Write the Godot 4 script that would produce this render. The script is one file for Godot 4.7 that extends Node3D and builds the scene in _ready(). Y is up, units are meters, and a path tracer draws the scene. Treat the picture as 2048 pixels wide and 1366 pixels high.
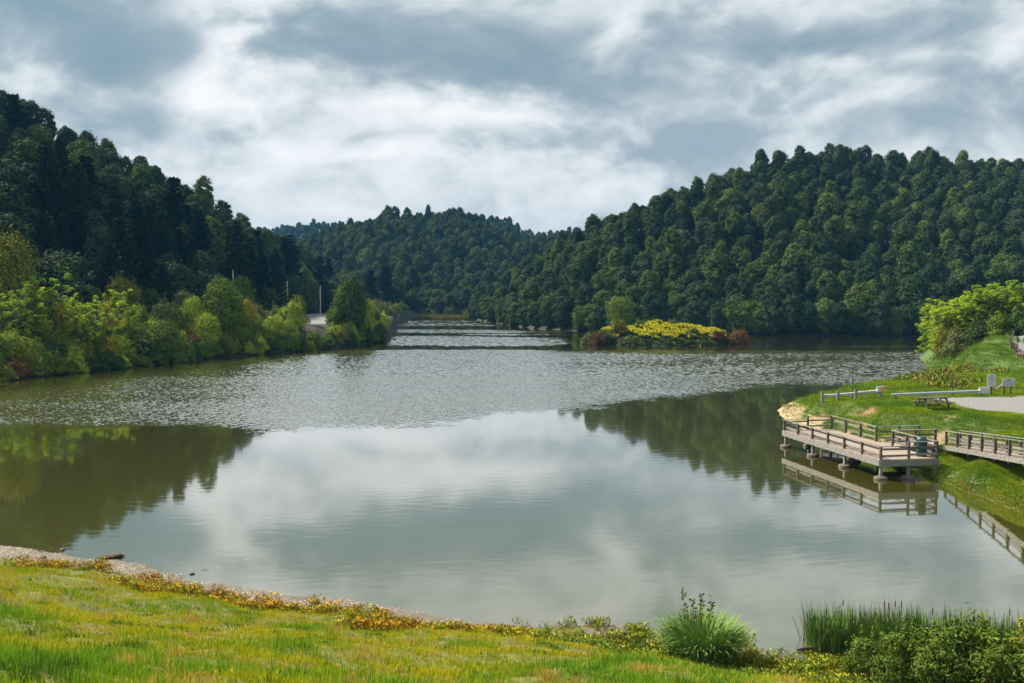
extends Node3D
# A lake between wooded hills: y up, metres, lake level at y = 0. Surveyed from the point where the
# photographer stands: "column" is a bearing (1024 = straight ahead, 1991 columns = 45 degrees), "d" the distance ahead.

const FOCAL := 1991.0
const EYE := 10.3
const LEAF_BASE := 0.6   # leaf tones vary about this value
var SUNWARD := Vector3(sin(deg_to_rad(-57.0)) * cos(deg_to_rad(46.0)), sin(deg_to_rad(46.0)), -cos(deg_to_rad(-57.0)) * cos(deg_to_rad(46.0)))

var rng := RandomNumberGenerator.new()
var noise_a := FastNoiseLite.new()
var noise_b := FastNoiseLite.new()
var noise_c := FastNoiseLite.new()
var used_names := {}
var unit_box: Mesh
var M := {}

# ---------------------------------------------------------------- mesh building
class MB:
	var v := PackedVector3Array()
	var n := PackedVector3Array()
	var c := PackedColorArray()
	var u := PackedVector2Array()
	var ix := PackedInt32Array()

	func quad(a: Vector3, b: Vector3, d: Vector3, e: Vector3, nn: Vector3, col := Color.WHITE) -> void:
		var k := v.size()
		v.append(a); v.append(b); v.append(d); v.append(e)
		for i in 4:
			n.append(nn); c.append(col)
		if (b - a).cross(d - a).dot(nn) > 0.0:
			ix.append(k); ix.append(k + 2); ix.append(k + 1); ix.append(k); ix.append(k + 3); ix.append(k + 2)
		else:
			ix.append(k); ix.append(k + 1); ix.append(k + 2); ix.append(k); ix.append(k + 2); ix.append(k + 3)

	func tri(a: Vector3, b: Vector3, d: Vector3, nn: Vector3, col := Color.WHITE) -> void:
		var k := v.size()
		v.append(a); v.append(b); v.append(d)
		for i in 3:
			n.append(nn); c.append(col)
		if (b - a).cross(d - a).dot(nn) > 0.0:
			ix.append(k); ix.append(k + 2); ix.append(k + 1)
		else:
			ix.append(k); ix.append(k + 1); ix.append(k + 2)

	func leaf(p: Vector3, along: Vector3, across: Vector3, nn: Vector3, col: Color) -> void:
		quad(p - along, p + across, p + along, p - across, nn, col)

	func tube(pts: Array, radii: Array, seg: int, col := Color.WHITE) -> void:
		var k := v.size()
		for i in pts.size():
			var t: Vector3 = (pts[mini(i + 1, pts.size() - 1)] - pts[maxi(i - 1, 0)]).normalized()
			var s := t.cross(Vector3(0.31, 0.2, 0.93)).normalized()
			var w := t.cross(s)
			for j in seg:
				var a := TAU * j / seg
				var o := s * cos(a) + w * sin(a)
				v.append(pts[i] + o * radii[i]); n.append(o); c.append(col)
		for i in pts.size() - 1:
			for j in seg:
				var a := k + i * seg + j
				var b := k + i * seg + (j + 1) % seg
				ix.append(a); ix.append(a + seg); ix.append(b)
				ix.append(b); ix.append(a + seg); ix.append(b + seg)

	func lathe(profile: Array, seg: int, at := Vector3.ZERO, col := Color.WHITE) -> void:
		var k := v.size()
		for i in profile.size():
			var p: Vector2 = profile[i]
			var t: Vector2 = profile[mini(i + 1, profile.size() - 1)] - profile[maxi(i - 1, 0)]
			var nr := Vector2(t.y, -t.x).normalized()
			for j in seg:
				var a := TAU * j / seg
				v.append(at + Vector3(cos(a) * p.x, p.y, sin(a) * p.x))
				n.append(Vector3(cos(a) * nr.x, nr.y, sin(a) * nr.x)); c.append(col)
		for i in profile.size() - 1:
			for j in seg:
				var a := k + i * seg + j
				var b := k + i * seg + (j + 1) % seg
				ix.append(a); ix.append(b); ix.append(a + seg)
				ix.append(b); ix.append(b + seg); ix.append(a + seg)

	func box(t: Transform3D, s: Vector3, col := Color.WHITE) -> void:
		var h := s * 0.5
		for ax in 3:
			for sg in [-1.0, 1.0]:
				var nn := Vector3.ZERO; nn[ax] = sg
				var p := Vector3.ZERO; p[(ax + 1) % 3] = 1.0
				var q := Vector3.ZERO; q[(ax + 2) % 3] = 1.0
				quad(t * ((nn - p - q) * h), t * ((nn + p - q) * h), t * ((nn + p + q) * h), t * ((nn - p + q) * h), (t.basis * nn).normalized(), col)

	func mesh(mat: Material, into: ArrayMesh = null) -> ArrayMesh:
		var a := []
		a.resize(Mesh.ARRAY_MAX)
		a[Mesh.ARRAY_VERTEX] = v; a[Mesh.ARRAY_NORMAL] = n; a[Mesh.ARRAY_COLOR] = c; a[Mesh.ARRAY_INDEX] = ix
		if u.size() == v.size():
			a[Mesh.ARRAY_TEX_UV] = u
		var m := into if into else ArrayMesh.new()
		m.add_surface_from_arrays(Mesh.PRIMITIVE_TRIANGLES, a)
		m.surface_set_material(m.get_surface_count() - 1, mat)
		return m

# ---------------------------------------------------------------- object helpers
func numbered(called: String) -> String:
	var k: int = used_names.get(called, 0)
	used_names[called] = k + 1
	return called if k == 0 else "%s_%03d" % [called, k]

func meta(o: Node, label: String, category: String, group := "", kind := "") -> void:
	if label: o.set_meta("label", label)
	if category: o.set_meta("category", category)
	if group: o.set_meta("group", group)
	if kind: o.set_meta("kind", kind)

func thing(called: String, label: String, category: String, at: Vector3, turn := 0.0, group := "") -> Node3D:
	var o := Node3D.new()
	o.name = numbered(called)
	add_child(o)
	o.position = at
	o.rotation.y = turn
	meta(o, label, category, group)
	return o

func part(parent: Node, called: String, m: Mesh, t := Transform3D(), mat: Material = null) -> MeshInstance3D:
	var o := MeshInstance3D.new()
	o.name = called
	o.mesh = m
	o.transform = t
	if mat: o.material_override = mat
	parent.add_child(o, true)
	return o

func structure(called: String, m: Mesh, label: String) -> MeshInstance3D:
	var o := MeshInstance3D.new()
	o.name = numbered(called)
	o.mesh = m
	add_child(o)
	meta(o, label, called.replace("_", " "), "", "structure")
	return o

# a straight board between two points of its parent's space; width across (horizontal), height up
func board(parent: Node, called: String, a: Vector3, b: Vector3, width: float, height: float, mat: Material) -> MeshInstance3D:
	var z := (b - a)
	var len_ := z.length()
	z /= len_
	var x := Vector3.UP.cross(z)
	if x.length() < 0.01:
		x = Vector3.RIGHT
	x = x.normalized()
	var y := z.cross(x)
	var t := Transform3D(Basis(x * width, y * height, z * len_), (a + b) * 0.5)
	return part(parent, called, unit_box, t, mat)

func post(parent: Node, called: String, base: Vector3, top_y: float, w: float, mat: Material) -> MeshInstance3D:
	var h := top_y - base.y
	return part(parent, called, unit_box, Transform3D(Basis(Vector3(w, 0, 0), Vector3(0, h, 0), Vector3(0, 0, w)), base + Vector3(0, h * 0.5, 0)), mat)

func lin(r: float, g: float, b: float) -> Color:
	return Color(r, g, b).linear_to_srgb()

func plain(r: float, g: float, b: float, rough := 0.85, metal := 0.0) -> StandardMaterial3D:
	var m := StandardMaterial3D.new()
	m.albedo_color = lin(r, g, b)
	m.roughness = rough
	m.metallic = metal
	return m

func foliage(r: float, g: float, b: float, glow := 0.35) -> StandardMaterial3D:
	var k := 1.0 if r == 1.0 else 1.0 / LEAF_BASE
	var m := plain(r * k, g * k, b * k, 0.8)
	m.vertex_color_use_as_albedo = true
	m.backlight_enabled = true
	m.backlight = Color(0.9, 1.0, 0.55) * glow
	m.metallic_specular = 0.15
	return m

# colour texture between the given stops from layered noise, used triplanar in world space
func noise_image(size: int, freq: float, seed_: int, stops: Array, stretch := 1.0) -> ImageTexture:
	var f := FastNoiseLite.new()
	f.seed = seed_
	f.noise_type = FastNoiseLite.TYPE_SIMPLEX
	f.frequency = freq
	f.fractal_octaves = 5
	f.fractal_gain = 0.6
	var g := f.get_seamless_image(size, size, false, false, 0.15)
	var out := Image.create(size, size, false, Image.FORMAT_RGB8)
	for y in size:
		for x in size:
			var t: float = g.get_pixel(int(x * stretch) % size, y).r
			t = clampf((t - 0.5) * 1.6 + 0.5, 0.0, 0.999) * (stops.size() - 1)
			var k := int(t)
			var a: Color = stops[k]
			out.set_pixel(x, y, a.lerp(stops[k + 1], t - k))
	out.generate_mipmaps()
	return ImageTexture.create_from_image(out)

func textured(tex: Texture2D, scale_: Vector3, rough := 0.9) -> StandardMaterial3D:
	var m := StandardMaterial3D.new()
	m.albedo_texture = tex
	m.uv1_triplanar = true
	m.uv1_world_triplanar = true
	m.uv1_scale = scale_
	m.roughness = rough
	return m

func rvec() -> Vector3:
	var z := rng.randf_range(-1.0, 1.0)
	var a := rng.randf() * TAU
	var s := sqrt(1.0 - z * z)
	return Vector3(s * cos(a), z, s * sin(a))

func rr(a: float, b: float) -> float:
	return rng.randf_range(a, b)

func flat(column: float, d: float) -> Vector2:   # ground plan of a bearing and a distance
	return Vector2((column - 1024.0) / FOCAL * d, -d)

func look(table: Array, key: float, field: int) -> float:
	if key <= table[0][0]: return table[0][field]
	for i in table.size() - 1:
		if key <= table[i + 1][0]:
			var t: float = (key - table[i][0]) / (table[i + 1][0] - table[i][0])
			return lerpf(table[i][field], table[i + 1][field], t)
	return table[table.size() - 1][field]

# ---------------------------------------------------------------- terrain
# column, shore distance, foot distance, crest distance, crest height of the ground
var left_hill := [[-900, 80, 100, 200, 61], [-500, 95, 120, 225, 61], [-250, 106, 135, 240, 57], [0, 119, 150, 250, 51], [60, 124, 155, 250, 46], [150, 131, 165, 250, 41], [260, 141, 176, 253, 34.5], [390, 157, 197, 257, 28.5], [440, 163, 208, 268, 24.5], [500, 170, 225, 288, 19], [560, 177, 262, 330, 19], [600, 182, 315, 385, 17], [640, 189, 355, 425, 12], [700, 201, 385, 440, 8], [760, 216, 400, 450, 3], [776, 222, 405, 455, 2.5], [790, 290, 410, 460, 2], [805, 380, 425, 470, 2], [830, 424, 440, 480, 2], [935, 428, 445, 490, 2], [990, 440, 450, 500, 2]]
var right_hill := [[925, 460, 470, 480, -8], [944, 415, 420, 450, 0], [974, 376, 380, 430, 7.5], [1004, 346, 350, 415, 11], [1035, 326, 330, 405, 14], [1077, 304, 308, 390, 17.5], [1140, 289, 293, 365, 22.5], [1200, 281, 284, 352, 27.5], [1300, 272, 275, 345, 33.5], [1400, 266, 268, 347, 39.5], [1500, 258, 261, 357, 47], [1560, 255, 258, 366, 52.5], [1640, 252, 255, 375, 54.5], [1750, 250, 253, 378, 54], [1850, 250, 253, 378, 53], [1950, 250, 253, 378, 51.5], [2048, 250, 253, 378, 49.5], [2300, 250, 253, 385, 47.5], [2700, 250, 255, 400, 41.5]]
var middle_hill := [[300, 440, 452, 640, 21], [560, 440, 452, 640, 29], [600, 438, 450, 640, 35], [660, 436, 450, 640, 43], [720, 434, 450, 640, 48], [780, 432, 450, 640, 52], [850, 432, 450, 640, 52], [920, 432, 450, 640, 54], [960, 432, 450, 640, 50], [1000, 432, 450, 640, 44.5], [1060, 440, 455, 640, 38], [1120, 445, 460, 640, 35], [1350, 450, 470, 640, 31]]
var far_hill_west := [[300, 820, 840, 1100, 63], [480, 820, 840, 1100, 69], [540, 820, 840, 1100, 73], [600, 820, 840, 1100, 79], [640, 820, 840, 1100, 81], [690, 820, 840, 1100, 80], [780, 820, 840, 1100, 73], [950, 820, 840, 1100, 63]]
var far_hill_east := [[880, 760, 780, 930, 65], [940, 760, 780, 930, 73], [970, 760, 780, 930, 74], [1005, 760, 780, 930, 74], [1050, 760, 780, 930, 62], [1090, 760, 780, 930, 58], [1130, 760, 780, 930, 60], [1250, 760, 780, 930, 57], [1400, 760, 780, 930, 57]]

func hill_height(table: Array, column: float, d: float, bench: float) -> float:
	var d0 := look(table, column, 1)
	var df := look(table, column, 2)
	var d1 := look(table, column, 3)
	var hc := look(table, column, 4)
	if d < d0:
		return maxf(-3.0, (d - d0) * 0.2)
	var h := minf(bench, (d - d0) * 0.3)
	if d > df:
		var t := (d - df) / (d1 - df)
		if t < 1.0:
			h = lerpf(h, hc, t * (0.75 + 0.5 * t - 0.25 * t * t))
			var p := flat(column, d)
			h += noise_a.get_noise_2d(p.x, p.y) * 5.0 * sin(t * PI)
		else:
			h = hc - (d - d1) * 0.12
	return h

func hill_at(table: Array, x: float, z: float, bench: float) -> float:
	var d := -z
	return hill_height(table, x / d * FOCAL + 1024.0, d, bench)

# near bank: the grassed slope of a dam, rising from a straight shore towards the viewpoint
func shore_dist(x: float, z: float) -> float:
	var s := (x + 20.0) * -0.394 + (z + 40.0) * 0.919
	return s + noise_b.get_noise_2d(x * 3.0, z * 3.0) * 0.9 + noise_b.get_noise_2d(x * 0.9 + 20.0, z * 0.9) * 1.4

func near_height(x: float, z: float) -> float:
	var s := shore_dist(x, z)
	var h := 0.0
	if s < 0.0: h = s * 0.07 if s > -1.5 else -0.105 + (s + 1.5) * 0.3
	elif s < 1.9: h = s * 0.055
	else: h = 0.105 + (s - 1.9) * 0.316
	if s > 27.5: h = 8.24 + (s - 27.5) * 0.08
	if s > 1.6: h += noise_b.get_noise_2d(x * 9.0 + 40.0, z * 9.0) * 0.1
	return h

var east_shore := PackedVector2Array()
var east_knots := [[24.6, 66, 1.0], [25.5, 63.5, 0.8], [27.1, 68.5, 2.5], [27, 61, 0.75], [25.6, 60, 0.55], [25.3, 56.5, 0.5], [27.2, 54, 1.25], [28.2, 50, 1.7], [26.2, 50, 0.8], [31, 48, 2.3], [35, 56, 2.5], [30, 59, 1.9], [31, 64, 2.58], [40, 63, 2.62], [45, 70, 2.62], [32, 74, 2.6], [40, 76, 2.6], [24.6, 78.5, 1.85], [27, 78, 2.1], [30, 77, 2.4], [24.6, 73, 1.2], [26.5, 73.5, 2.35], [29, 71, 2.58], [24.2, 84, 0.35], [26, 87, 0.6], [23.3, 81, 0.25], [23.9, 76, 0.55], [24.1, 70, 0.75], [31, 85, 1.9], [38, 90, 2.2], [37, 78, 2.55], [43, 84, 2.7], [47, 92, 2.6], [50, 105, 1.9], [54, 105, 3.6], [55.7, 112, 4.2], [58.3, 118, 4.5], [64, 128, 5.0], [72, 140, 5.5], [60, 100, 4.2], [70, 118, 5.4], [56, 124, 2.6], [60, 132, 3.2], [66, 145, 3.6], [76, 165, 3.4], [90, 150, 7.0], [85, 185, 3.0], [100, 120, 9.0], [80, 90, 7.0], [60, 80, 3.6], [55, 60, 3.2], [120, 200, 6.0], [50, 45, 3.0], [35, 35, 2.6]]

func east_sd(p: Vector2) -> float:
	var best := 1e9
	for i in east_shore.size():
		var q := Geometry2D.get_closest_point_to_segment(p, east_shore[i], east_shore[(i + 1) % east_shore.size()])
		best = minf(best, p.distance_squared_to(q))
	best = sqrt(best)
	return best if Geometry2D.is_point_in_polygon(p, east_shore) else -best

func east_height(x: float, z: float) -> float:
	var p := Vector2(x, -z)
	var sd := east_sd(p) + noise_b.get_noise_2d(x * 5.0, z * 5.0) * 0.35
	if sd < 0.0: return maxf(-2.0, sd * 0.25)
	var ws := 0.0
	var hs := 0.0
	for k in east_knots:
		var r2: float = (k[0] - x) * (k[0] - x) + (k[1] + z) * (k[1] + z)
		var w := 1.0 / (r2 * r2 + 0.5)
		ws += w; hs += w * k[2]
	var h := hs / ws
	var edge := sd * 0.95 + 0.04
	h = minf(h, edge) if sd < 8.0 else h
	return h + noise_b.get_noise_2d(x * 8.0, z * 8.0 + 90.0) * 0.05

func island_height(x: float, z: float) -> float:
	var e := Vector2((x - 32.0) / 17.5, (z + 216.0) / 14.0).length()
	e += noise_b.get_noise_2d(x * 1.2, z * 1.2) * 0.12
	return clampf((1.0 - e) * 7.0, -2.0, 1.2) + maxf(0.0, 1.0 - e) * 2.6

# a sheet of ground over a grid of plan positions
func sheet(place: Callable, nu: int, nv: int, mat: Material, tint = null) -> ArrayMesh:
	var m := MB.new()
	for j in nv + 1:
		for i in nu + 1:
			var p: Vector3 = place.call(float(i) / nu, float(j) / nv)
			m.v.append(p)
			m.c.append(tint.call(p) if tint != null else Color.WHITE)
	m.n.resize(m.v.size())
	for j in nv + 1:
		for i in nu + 1:
			var a := m.v[j * (nu + 1) + mini(i + 1, nu)] - m.v[j * (nu + 1) + maxi(i - 1, 0)]
			var b := m.v[mini(j + 1, nv) * (nu + 1) + i] - m.v[maxi(j - 1, 0) * (nu + 1) + i]
			var nn := a.cross(b).normalized()
			m.n[j * (nu + 1) + i] = nn if nn.y > 0 else -nn
	for j in nv:
		for i in nu:
			var k := j * (nu + 1) + i
			var up := (m.v[k + 1] - m.v[k]).cross(m.v[k + nu + 1] - m.v[k]).y > 0
			if up:
				m.ix.append_array([k, k + nu + 1, k + 1, k + 1, k + nu + 1, k + nu + 2])
			else:
				m.ix.append_array([k, k + 1, k + nu + 1, k + 1, k + nu + 2, k + nu + 1])
	return m.mesh(mat)

# ---------------------------------------------------------------- plants
func tone(spread: float, warm := 0.0) -> Color:
	var t := rr(1.0 - spread, 1.0 + spread)
	var w := rng.randf() * warm
	t *= LEAF_BASE
	return Color(t * (1.0 + w * 1.5), t * (1.0 + w * 0.5), t * (1.0 - w * 0.3))

func lobe(m: MB, at: Vector3, r: Vector3, count: int, size: float, out: Vector3, spread := 0.3, warm := 0.2, slim := 0.5) -> void:
	var lobe_tone := rr(0.85, 1.15)
	for i in count:
		var d := rvec()
		if d.dot(out) < -0.3: d = -d
		var p := at + d * r * (rr(0.5, 1.15) if i % 7 else rr(1.1, 1.5))
		var nn := (d + rvec() * 0.6 + Vector3(0, 0.3, 0)).normalized()
		var t := nn.cross(rvec()).normalized()
		var s := size * rr(0.6, 1.35)
		m.leaf(p, t * s, nn.cross(t) * s * slim, nn, tone(spread, warm) * lobe_tone)

func tree_trunk(h: float, r: float, limbs: int, reach: float, low: float) -> MB:
	var m := MB.new()
	var lean := Vector3(rr(-0.5, 0.5), 0, rr(-0.5, 0.5))
	var top := Vector3(0, h, 0) + lean
	m.tube([Vector3(0, -1.0, 0), Vector3(0, h * 0.3, 0) + lean * 0.2, Vector3(0, h * 0.65, 0) + lean * 0.6, top], [r * 1.25, r * 0.85, r * 0.5, r * 0.12], 7)
	for i in limbs:
		var y := rr(low, 0.8) * h
		var a := rng.randf() * TAU
		var o := Vector3(cos(a), 0, sin(a)) * reach * rr(0.6, 1.0)
		var b := Vector3(0, y, 0) + lean * (y / h)
		m.tube([b, b + o * 0.5 + Vector3(0, h * 0.07, 0), b + o + Vector3(0, h * 0.2, 0)], [r * 0.4, r * 0.25, r * 0.06], 5)
	return m

# rounded or domed broadleaf crown made of leaf clumps
func broadleaf(h: float, w: float, low: float, lobes: int, leaves: int, size: float, top_sharp := 1.0) -> Array:
	var m := MB.new()
	var mid := h * (low + 1.0) * 0.5
	var half := h * (1.0 - low) * 0.5
	for i in lobes:
		var t := (i + 0.5) / lobes
		var y := 1.0 - 1.85 * t
		var a := i * 2.39996 + rr(-0.4, 0.4)
		var s := pow(maxf(0.0, 1.0 - y * y), 0.5 * top_sharp) * rr(0.5, 1.12)
		var d := Vector3(cos(a) * s, y * rr(0.88, 1.06), sin(a) * s)
		var r := w * rr(0.11, 0.24)
		var c := Vector3(d.x * (w * 0.5 - r * 0.7), mid + d.y * (half - r * 0.6), d.z * (w * 0.5 - r * 0.7))
		lobe(m, c, Vector3(r, r * rr(0.75, 1.0), r), int(leaves * rr(0.75, 1.25)), size, (d + Vector3(0, 0.35, 0)).normalized())
	return [tree_trunk(h * 0.93, w * 0.032, 6, w * 0.3, maxf(low, 0.25)), m]

func pine(h: float, w: float) -> Array:
	var m := MB.new()
	var tr := MB.new()
	tr.tube([Vector3(0, -1, 0), Vector3(0, h * 0.5, 0), Vector3(0, h * 0.98, 0)], [w * 0.045, w * 0.03, 0.03], 7)
	var y := h * 0.14
	while y < h * 0.97:
		var f := y / h
		var reach := w * 0.5 * pow(1.0 - f, 0.72) * rr(0.8, 1.15) + 0.35
		var arms := 6 + rng.randi() % 3
		var a0 := rng.randf() * TAU
		for k in arms:
			var a := a0 + TAU * k / arms + rr(-0.25, 0.25)
			var l := reach * rr(0.7, 1.12)
			var out := Vector3(cos(a), 0, sin(a))
			var tip_up := rr(0.05, 0.3) * l
			tr.tube([Vector3(0, y, 0), Vector3(0, y, 0) + out * l * 0.9 + Vector3(0, tip_up * 0.8, 0)], [0.06, 0.02], 3)
			var n := int(14 + l * 14)
			for i in n:
				var q := rr(0.2, 1.05)
				var side := out.cross(Vector3.UP) * rr(-1, 1) * l * 0.26 * (1.15 - q * 0.6)
				var p := Vector3(0, y, 0) + out * l * q + side + Vector3(0, tip_up * q * q + rr(-0.1, 0.3), 0)
				var al := (out * rr(0.3, 1.0) + side.normalized() * rr(0.0, 0.7) + Vector3(0, rr(-0.1, 0.9), 0)).normalized()
				var nn := al.cross(rvec()).normalized()
				if nn.y < 0: nn = -nn
				var s := rr(0.24, 0.5)
				m.leaf(p, al * s, nn.cross(al) * s * 0.4, nn, tone(0.3))
		y += h * rr(0.03, 0.048)
	return [tr, m]

# mound-shaped shrub with lobes down to the ground
func shrub(h: float, w: float, lobes: int, leaves: int, size: float, slim := 0.5, warm := 0.25) -> Array:
	var m := MB.new()
	var tr := MB.new()
	for i in lobes:
		var a := i * 2.39996 + rr(-0.5, 0.5)
		var t := (i + 0.5) / lobes
		var up := rr(0.1, 1.0)
		var s := sqrt(t) * sqrt(maxf(0.05, 1.0 - up * up * 0.85))
		var r := w * rr(0.13, 0.22)
		var c := Vector3(cos(a) * s * (w * 0.5 - r * 0.5), maxf(r * 0.5, up * (h - r * 0.7)), sin(a) * s * (w * 0.5 - r * 0.5))
		lobe(m, c, Vector3(r, r * 0.85, r), leaves, size, (c - Vector3(0, h * 0.25, 0)).normalized(), 0.35, warm, slim)
		if i % 3 == 0:   # upright shoots that break the outline
			lobe(m, c + Vector3(rr(-0.1, 0.1) * w, h * rr(0.12, 0.32), rr(-0.1, 0.1) * w), Vector3(r * 0.42, r * rr(0.9, 1.5), r * 0.42), int(leaves * 0.4), size, Vector3.UP, 0.35, warm, slim)
		if i % 2 == 0:
			tr.tube([Vector3(rr(-0.1, 0.1) * w, -0.3, rr(-0.1, 0.1) * w), c * Vector3(0.6, 0.55, 0.6), c], [w * 0.012 + 0.01, w * 0.008 + 0.006, 0.006], 4)
	return [tr, m]

# several slender stems spreading to an umbrella of long compound leaves
func sumac(h: float, w: float, stems: int, heads: int, frond := 0.55) -> Array:
	var m := MB.new()
	var tr := MB.new()
	for k in stems:
		var a := TAU * k / stems + rr(-0.4, 0.4)
		var r := w * 0.5 * sqrt(rr(0.05, 1.0)) * 0.8
		var top := Vector3(cos(a) * r, h * rr(0.6, 0.97), sin(a) * r)
		var base := Vector3(cos(a), 0, sin(a)) * w * 0.08
		tr.tube([base + Vector3(0, -0.5, 0), base + Vector3(0, h * 0.35, 0) + Vector3(top.x, 0, top.z) * 0.2, top * Vector3(0.8, 0.8, 0.8) + Vector3(0, 0.02 * h, 0), top], [0.07, 0.055, 0.035, 0.015], 5)
		for q in heads:
			var hd := top + Vector3(rr(-1, 1) * w * 0.2, rr(-0.62, 0.05) * h, rr(-1, 1) * w * 0.2)
			tr.tube([top * Vector3(0.82, 0.72, 0.82), hd], [0.03, 0.012], 3)
			var hue := tone(0.2, 0.25)
			if rng.randf() < 0.14: hue = Color(0.95, 0.68, 0.3)
			for j in 9:
				var b := TAU * j / 9.0 + rr(-0.3, 0.3)
				var out := Vector3(cos(b), rr(-0.25, 0.9), sin(b)).normalized()
				var l := frond * rr(0.75, 1.25)
				for i in 7:
					var f := (i + 1.0) / 7.0
					var p := hd + out * l * f + Vector3(0, -0.55 * f * f * l, 0)
					var tang := (out + Vector3(0, -1.1 * f, 0)).normalized()
					var sd := tang.cross(Vector3.UP).normalized()
					var nn := sd.cross(tang).normalized()
					if nn.y < 0: nn = -nn
					for sg in [-1.0, 1.0]:
						var al: Vector3 = (sd * sg + tang * 0.5 + Vector3(0, -0.25, 0)).normalized()
						var ls := l * 0.24 * (1.15 - 0.5 * f)
						m.leaf(p + al * ls, al * ls, al.cross(nn).normalized() * ls * 0.34, (nn + rvec() * 0.2).normalized(), hue * rr(0.85, 1.15))
	return [tr, m]

func blade(m: MB, base: Vector3, dir: Vector3, l: float, w: float, bend: float, col: Color, segs := 3) -> void:
	var side := Vector3(-dir.z, 0, dir.x).normalized() * w * 0.5
	var p := base
	var ang := rr(0.02, 0.25)
	var pl := p - side
	var pr := p + side
	for i in segs:
		var st := Vector3(dir.x * sin(ang), cos(ang), dir.z * sin(ang))
		p += st * l / segs
		ang += bend / segs * (0.4 + 1.2 * i / segs)
		var nn := side.cross(st).normalized()
		if nn.y < 0: nn = -nn
		var f := 1.0 - float(i + 1) / segs
		if i == segs - 1:
			m.tri(pl, pr, p, nn, col)
		else:
			var s2 := side * (0.35 + 0.65 * f)
			m.quad(pl, pr, p + s2, p - s2, nn, col)
			pl = p - s2; pr = p + s2

func tuft(blades: int, h: float, spread: float, w: float, bend: float, spread_tone := 0.3) -> MB:
	var m := MB.new()
	for i in blades:
		var a := rng.randf() * TAU
		var r := sqrt(rng.randf()) * spread
		var d := Vector3(cos(a + rr(-1, 1)), 0, sin(a + rr(-1, 1)))
		blade(m, Vector3(cos(a) * r, -0.03, sin(a) * r), d, h * rr(0.5, 1.25), w * rr(0.7, 1.3), bend * rr(0.3, 1.5), tone(spread_tone, 0.3), 2)
	return m

func scatter(parent: Node, called: String, m: Mesh, spots: Array, gain := 1.0 / LEAF_BASE) -> MultiMeshInstance3D:   # spots: [Transform3D, Color]
	var mm := MultiMesh.new()
	mm.transform_format = MultiMesh.TRANSFORM_3D
	mm.use_colors = true
	mm.mesh = m
	mm.instance_count = spots.size()
	for i in spots.size():
		mm.set_instance_transform(i, spots[i][0])
		mm.set_instance_color(i, spots[i][1] * gain)
	var o := MultiMeshInstance3D.new()
	o.name = called
	o.multimesh = mm
	parent.add_child(o, true)
	return o

func stuff(called: String, label: String, category: String) -> Node3D:
	var o := Node3D.new()
	o.name = numbered(called)
	add_child(o)
	meta(o, label, category, "", "stuff")
	return o

func spot_t(p: Vector3, s: float, sy := 1.0) -> Transform3D:
	return Transform3D(Basis(Vector3.UP, rng.randf() * TAU).scaled(Vector3(s, s * sy, s)), p)

func plant(called: String, kind: Array, at: Vector3, s: Vector3, mat: Material, label: String, category: String, group := "", crown := "crown", stem := "trunk") -> Node3D:
	var o := thing(called, label, category, at, rng.randf() * TAU, group)
	o.scale = s
	part(o, stem, kind[0], Transform3D(), M.bark)
	part(o, crown, kind[1], Transform3D(), mat)
	return o

func baked(pair: Array, mat: Material) -> Array:
	return [pair[0].mesh(M.bark), pair[1].mesh(mat)]

func both(pair: Array, mat: Material) -> ArrayMesh:
	return pair[1].mesh(mat, pair[0].mesh(M.bark))

# ---------------------------------------------------------------- sky
# cloud layout by bearing and elevation, in the same columns as above: column, row above the horizon, spread, darkness
var cloud_banks := [[190, 500, 260, 80, 0.75], [40, 570, 220, 60, 0.3], [330, 450, 120, 45, 0.4], [860, 490, 260, 75, 0.8], [980, 440, 170, 40, 0.45], [800, 570, 260, 50, 0.3], [1160, 405, 240, 40, 0.42], [620, 330, 90, 40, 0.2], [320, 350, 170, 40, 0.35], [1560, 500, 280, 45, 0.5], [1330, 300, 270, 40, 0.42], [1700, 400, 240, 40, 0.3], [1900, 300, 220, 40, 0.35], [1000, 300, 130, 28, 0.32], [1950, 560, 160, 50, 0.25], [500, 480, 75, 150, -0.6], [560, 400, 90, 60, -0.3], [640, 270, 220, 80, -0.42], [820, 360, 120, 40, -0.35], [760, 170, 420, 50, -0.2], [1130, 540, 100, 60, -0.3], [1990, 440, 70, 70, -0.35], [1450, 400, 110, 40, -0.15], [100, 420, 160, 40, -0.3], [1120, 240, 260, 40, -0.2]]
var cloud_noise := FastNoiseLite.new()
var cloud_warp := FastNoiseLite.new()

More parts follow.
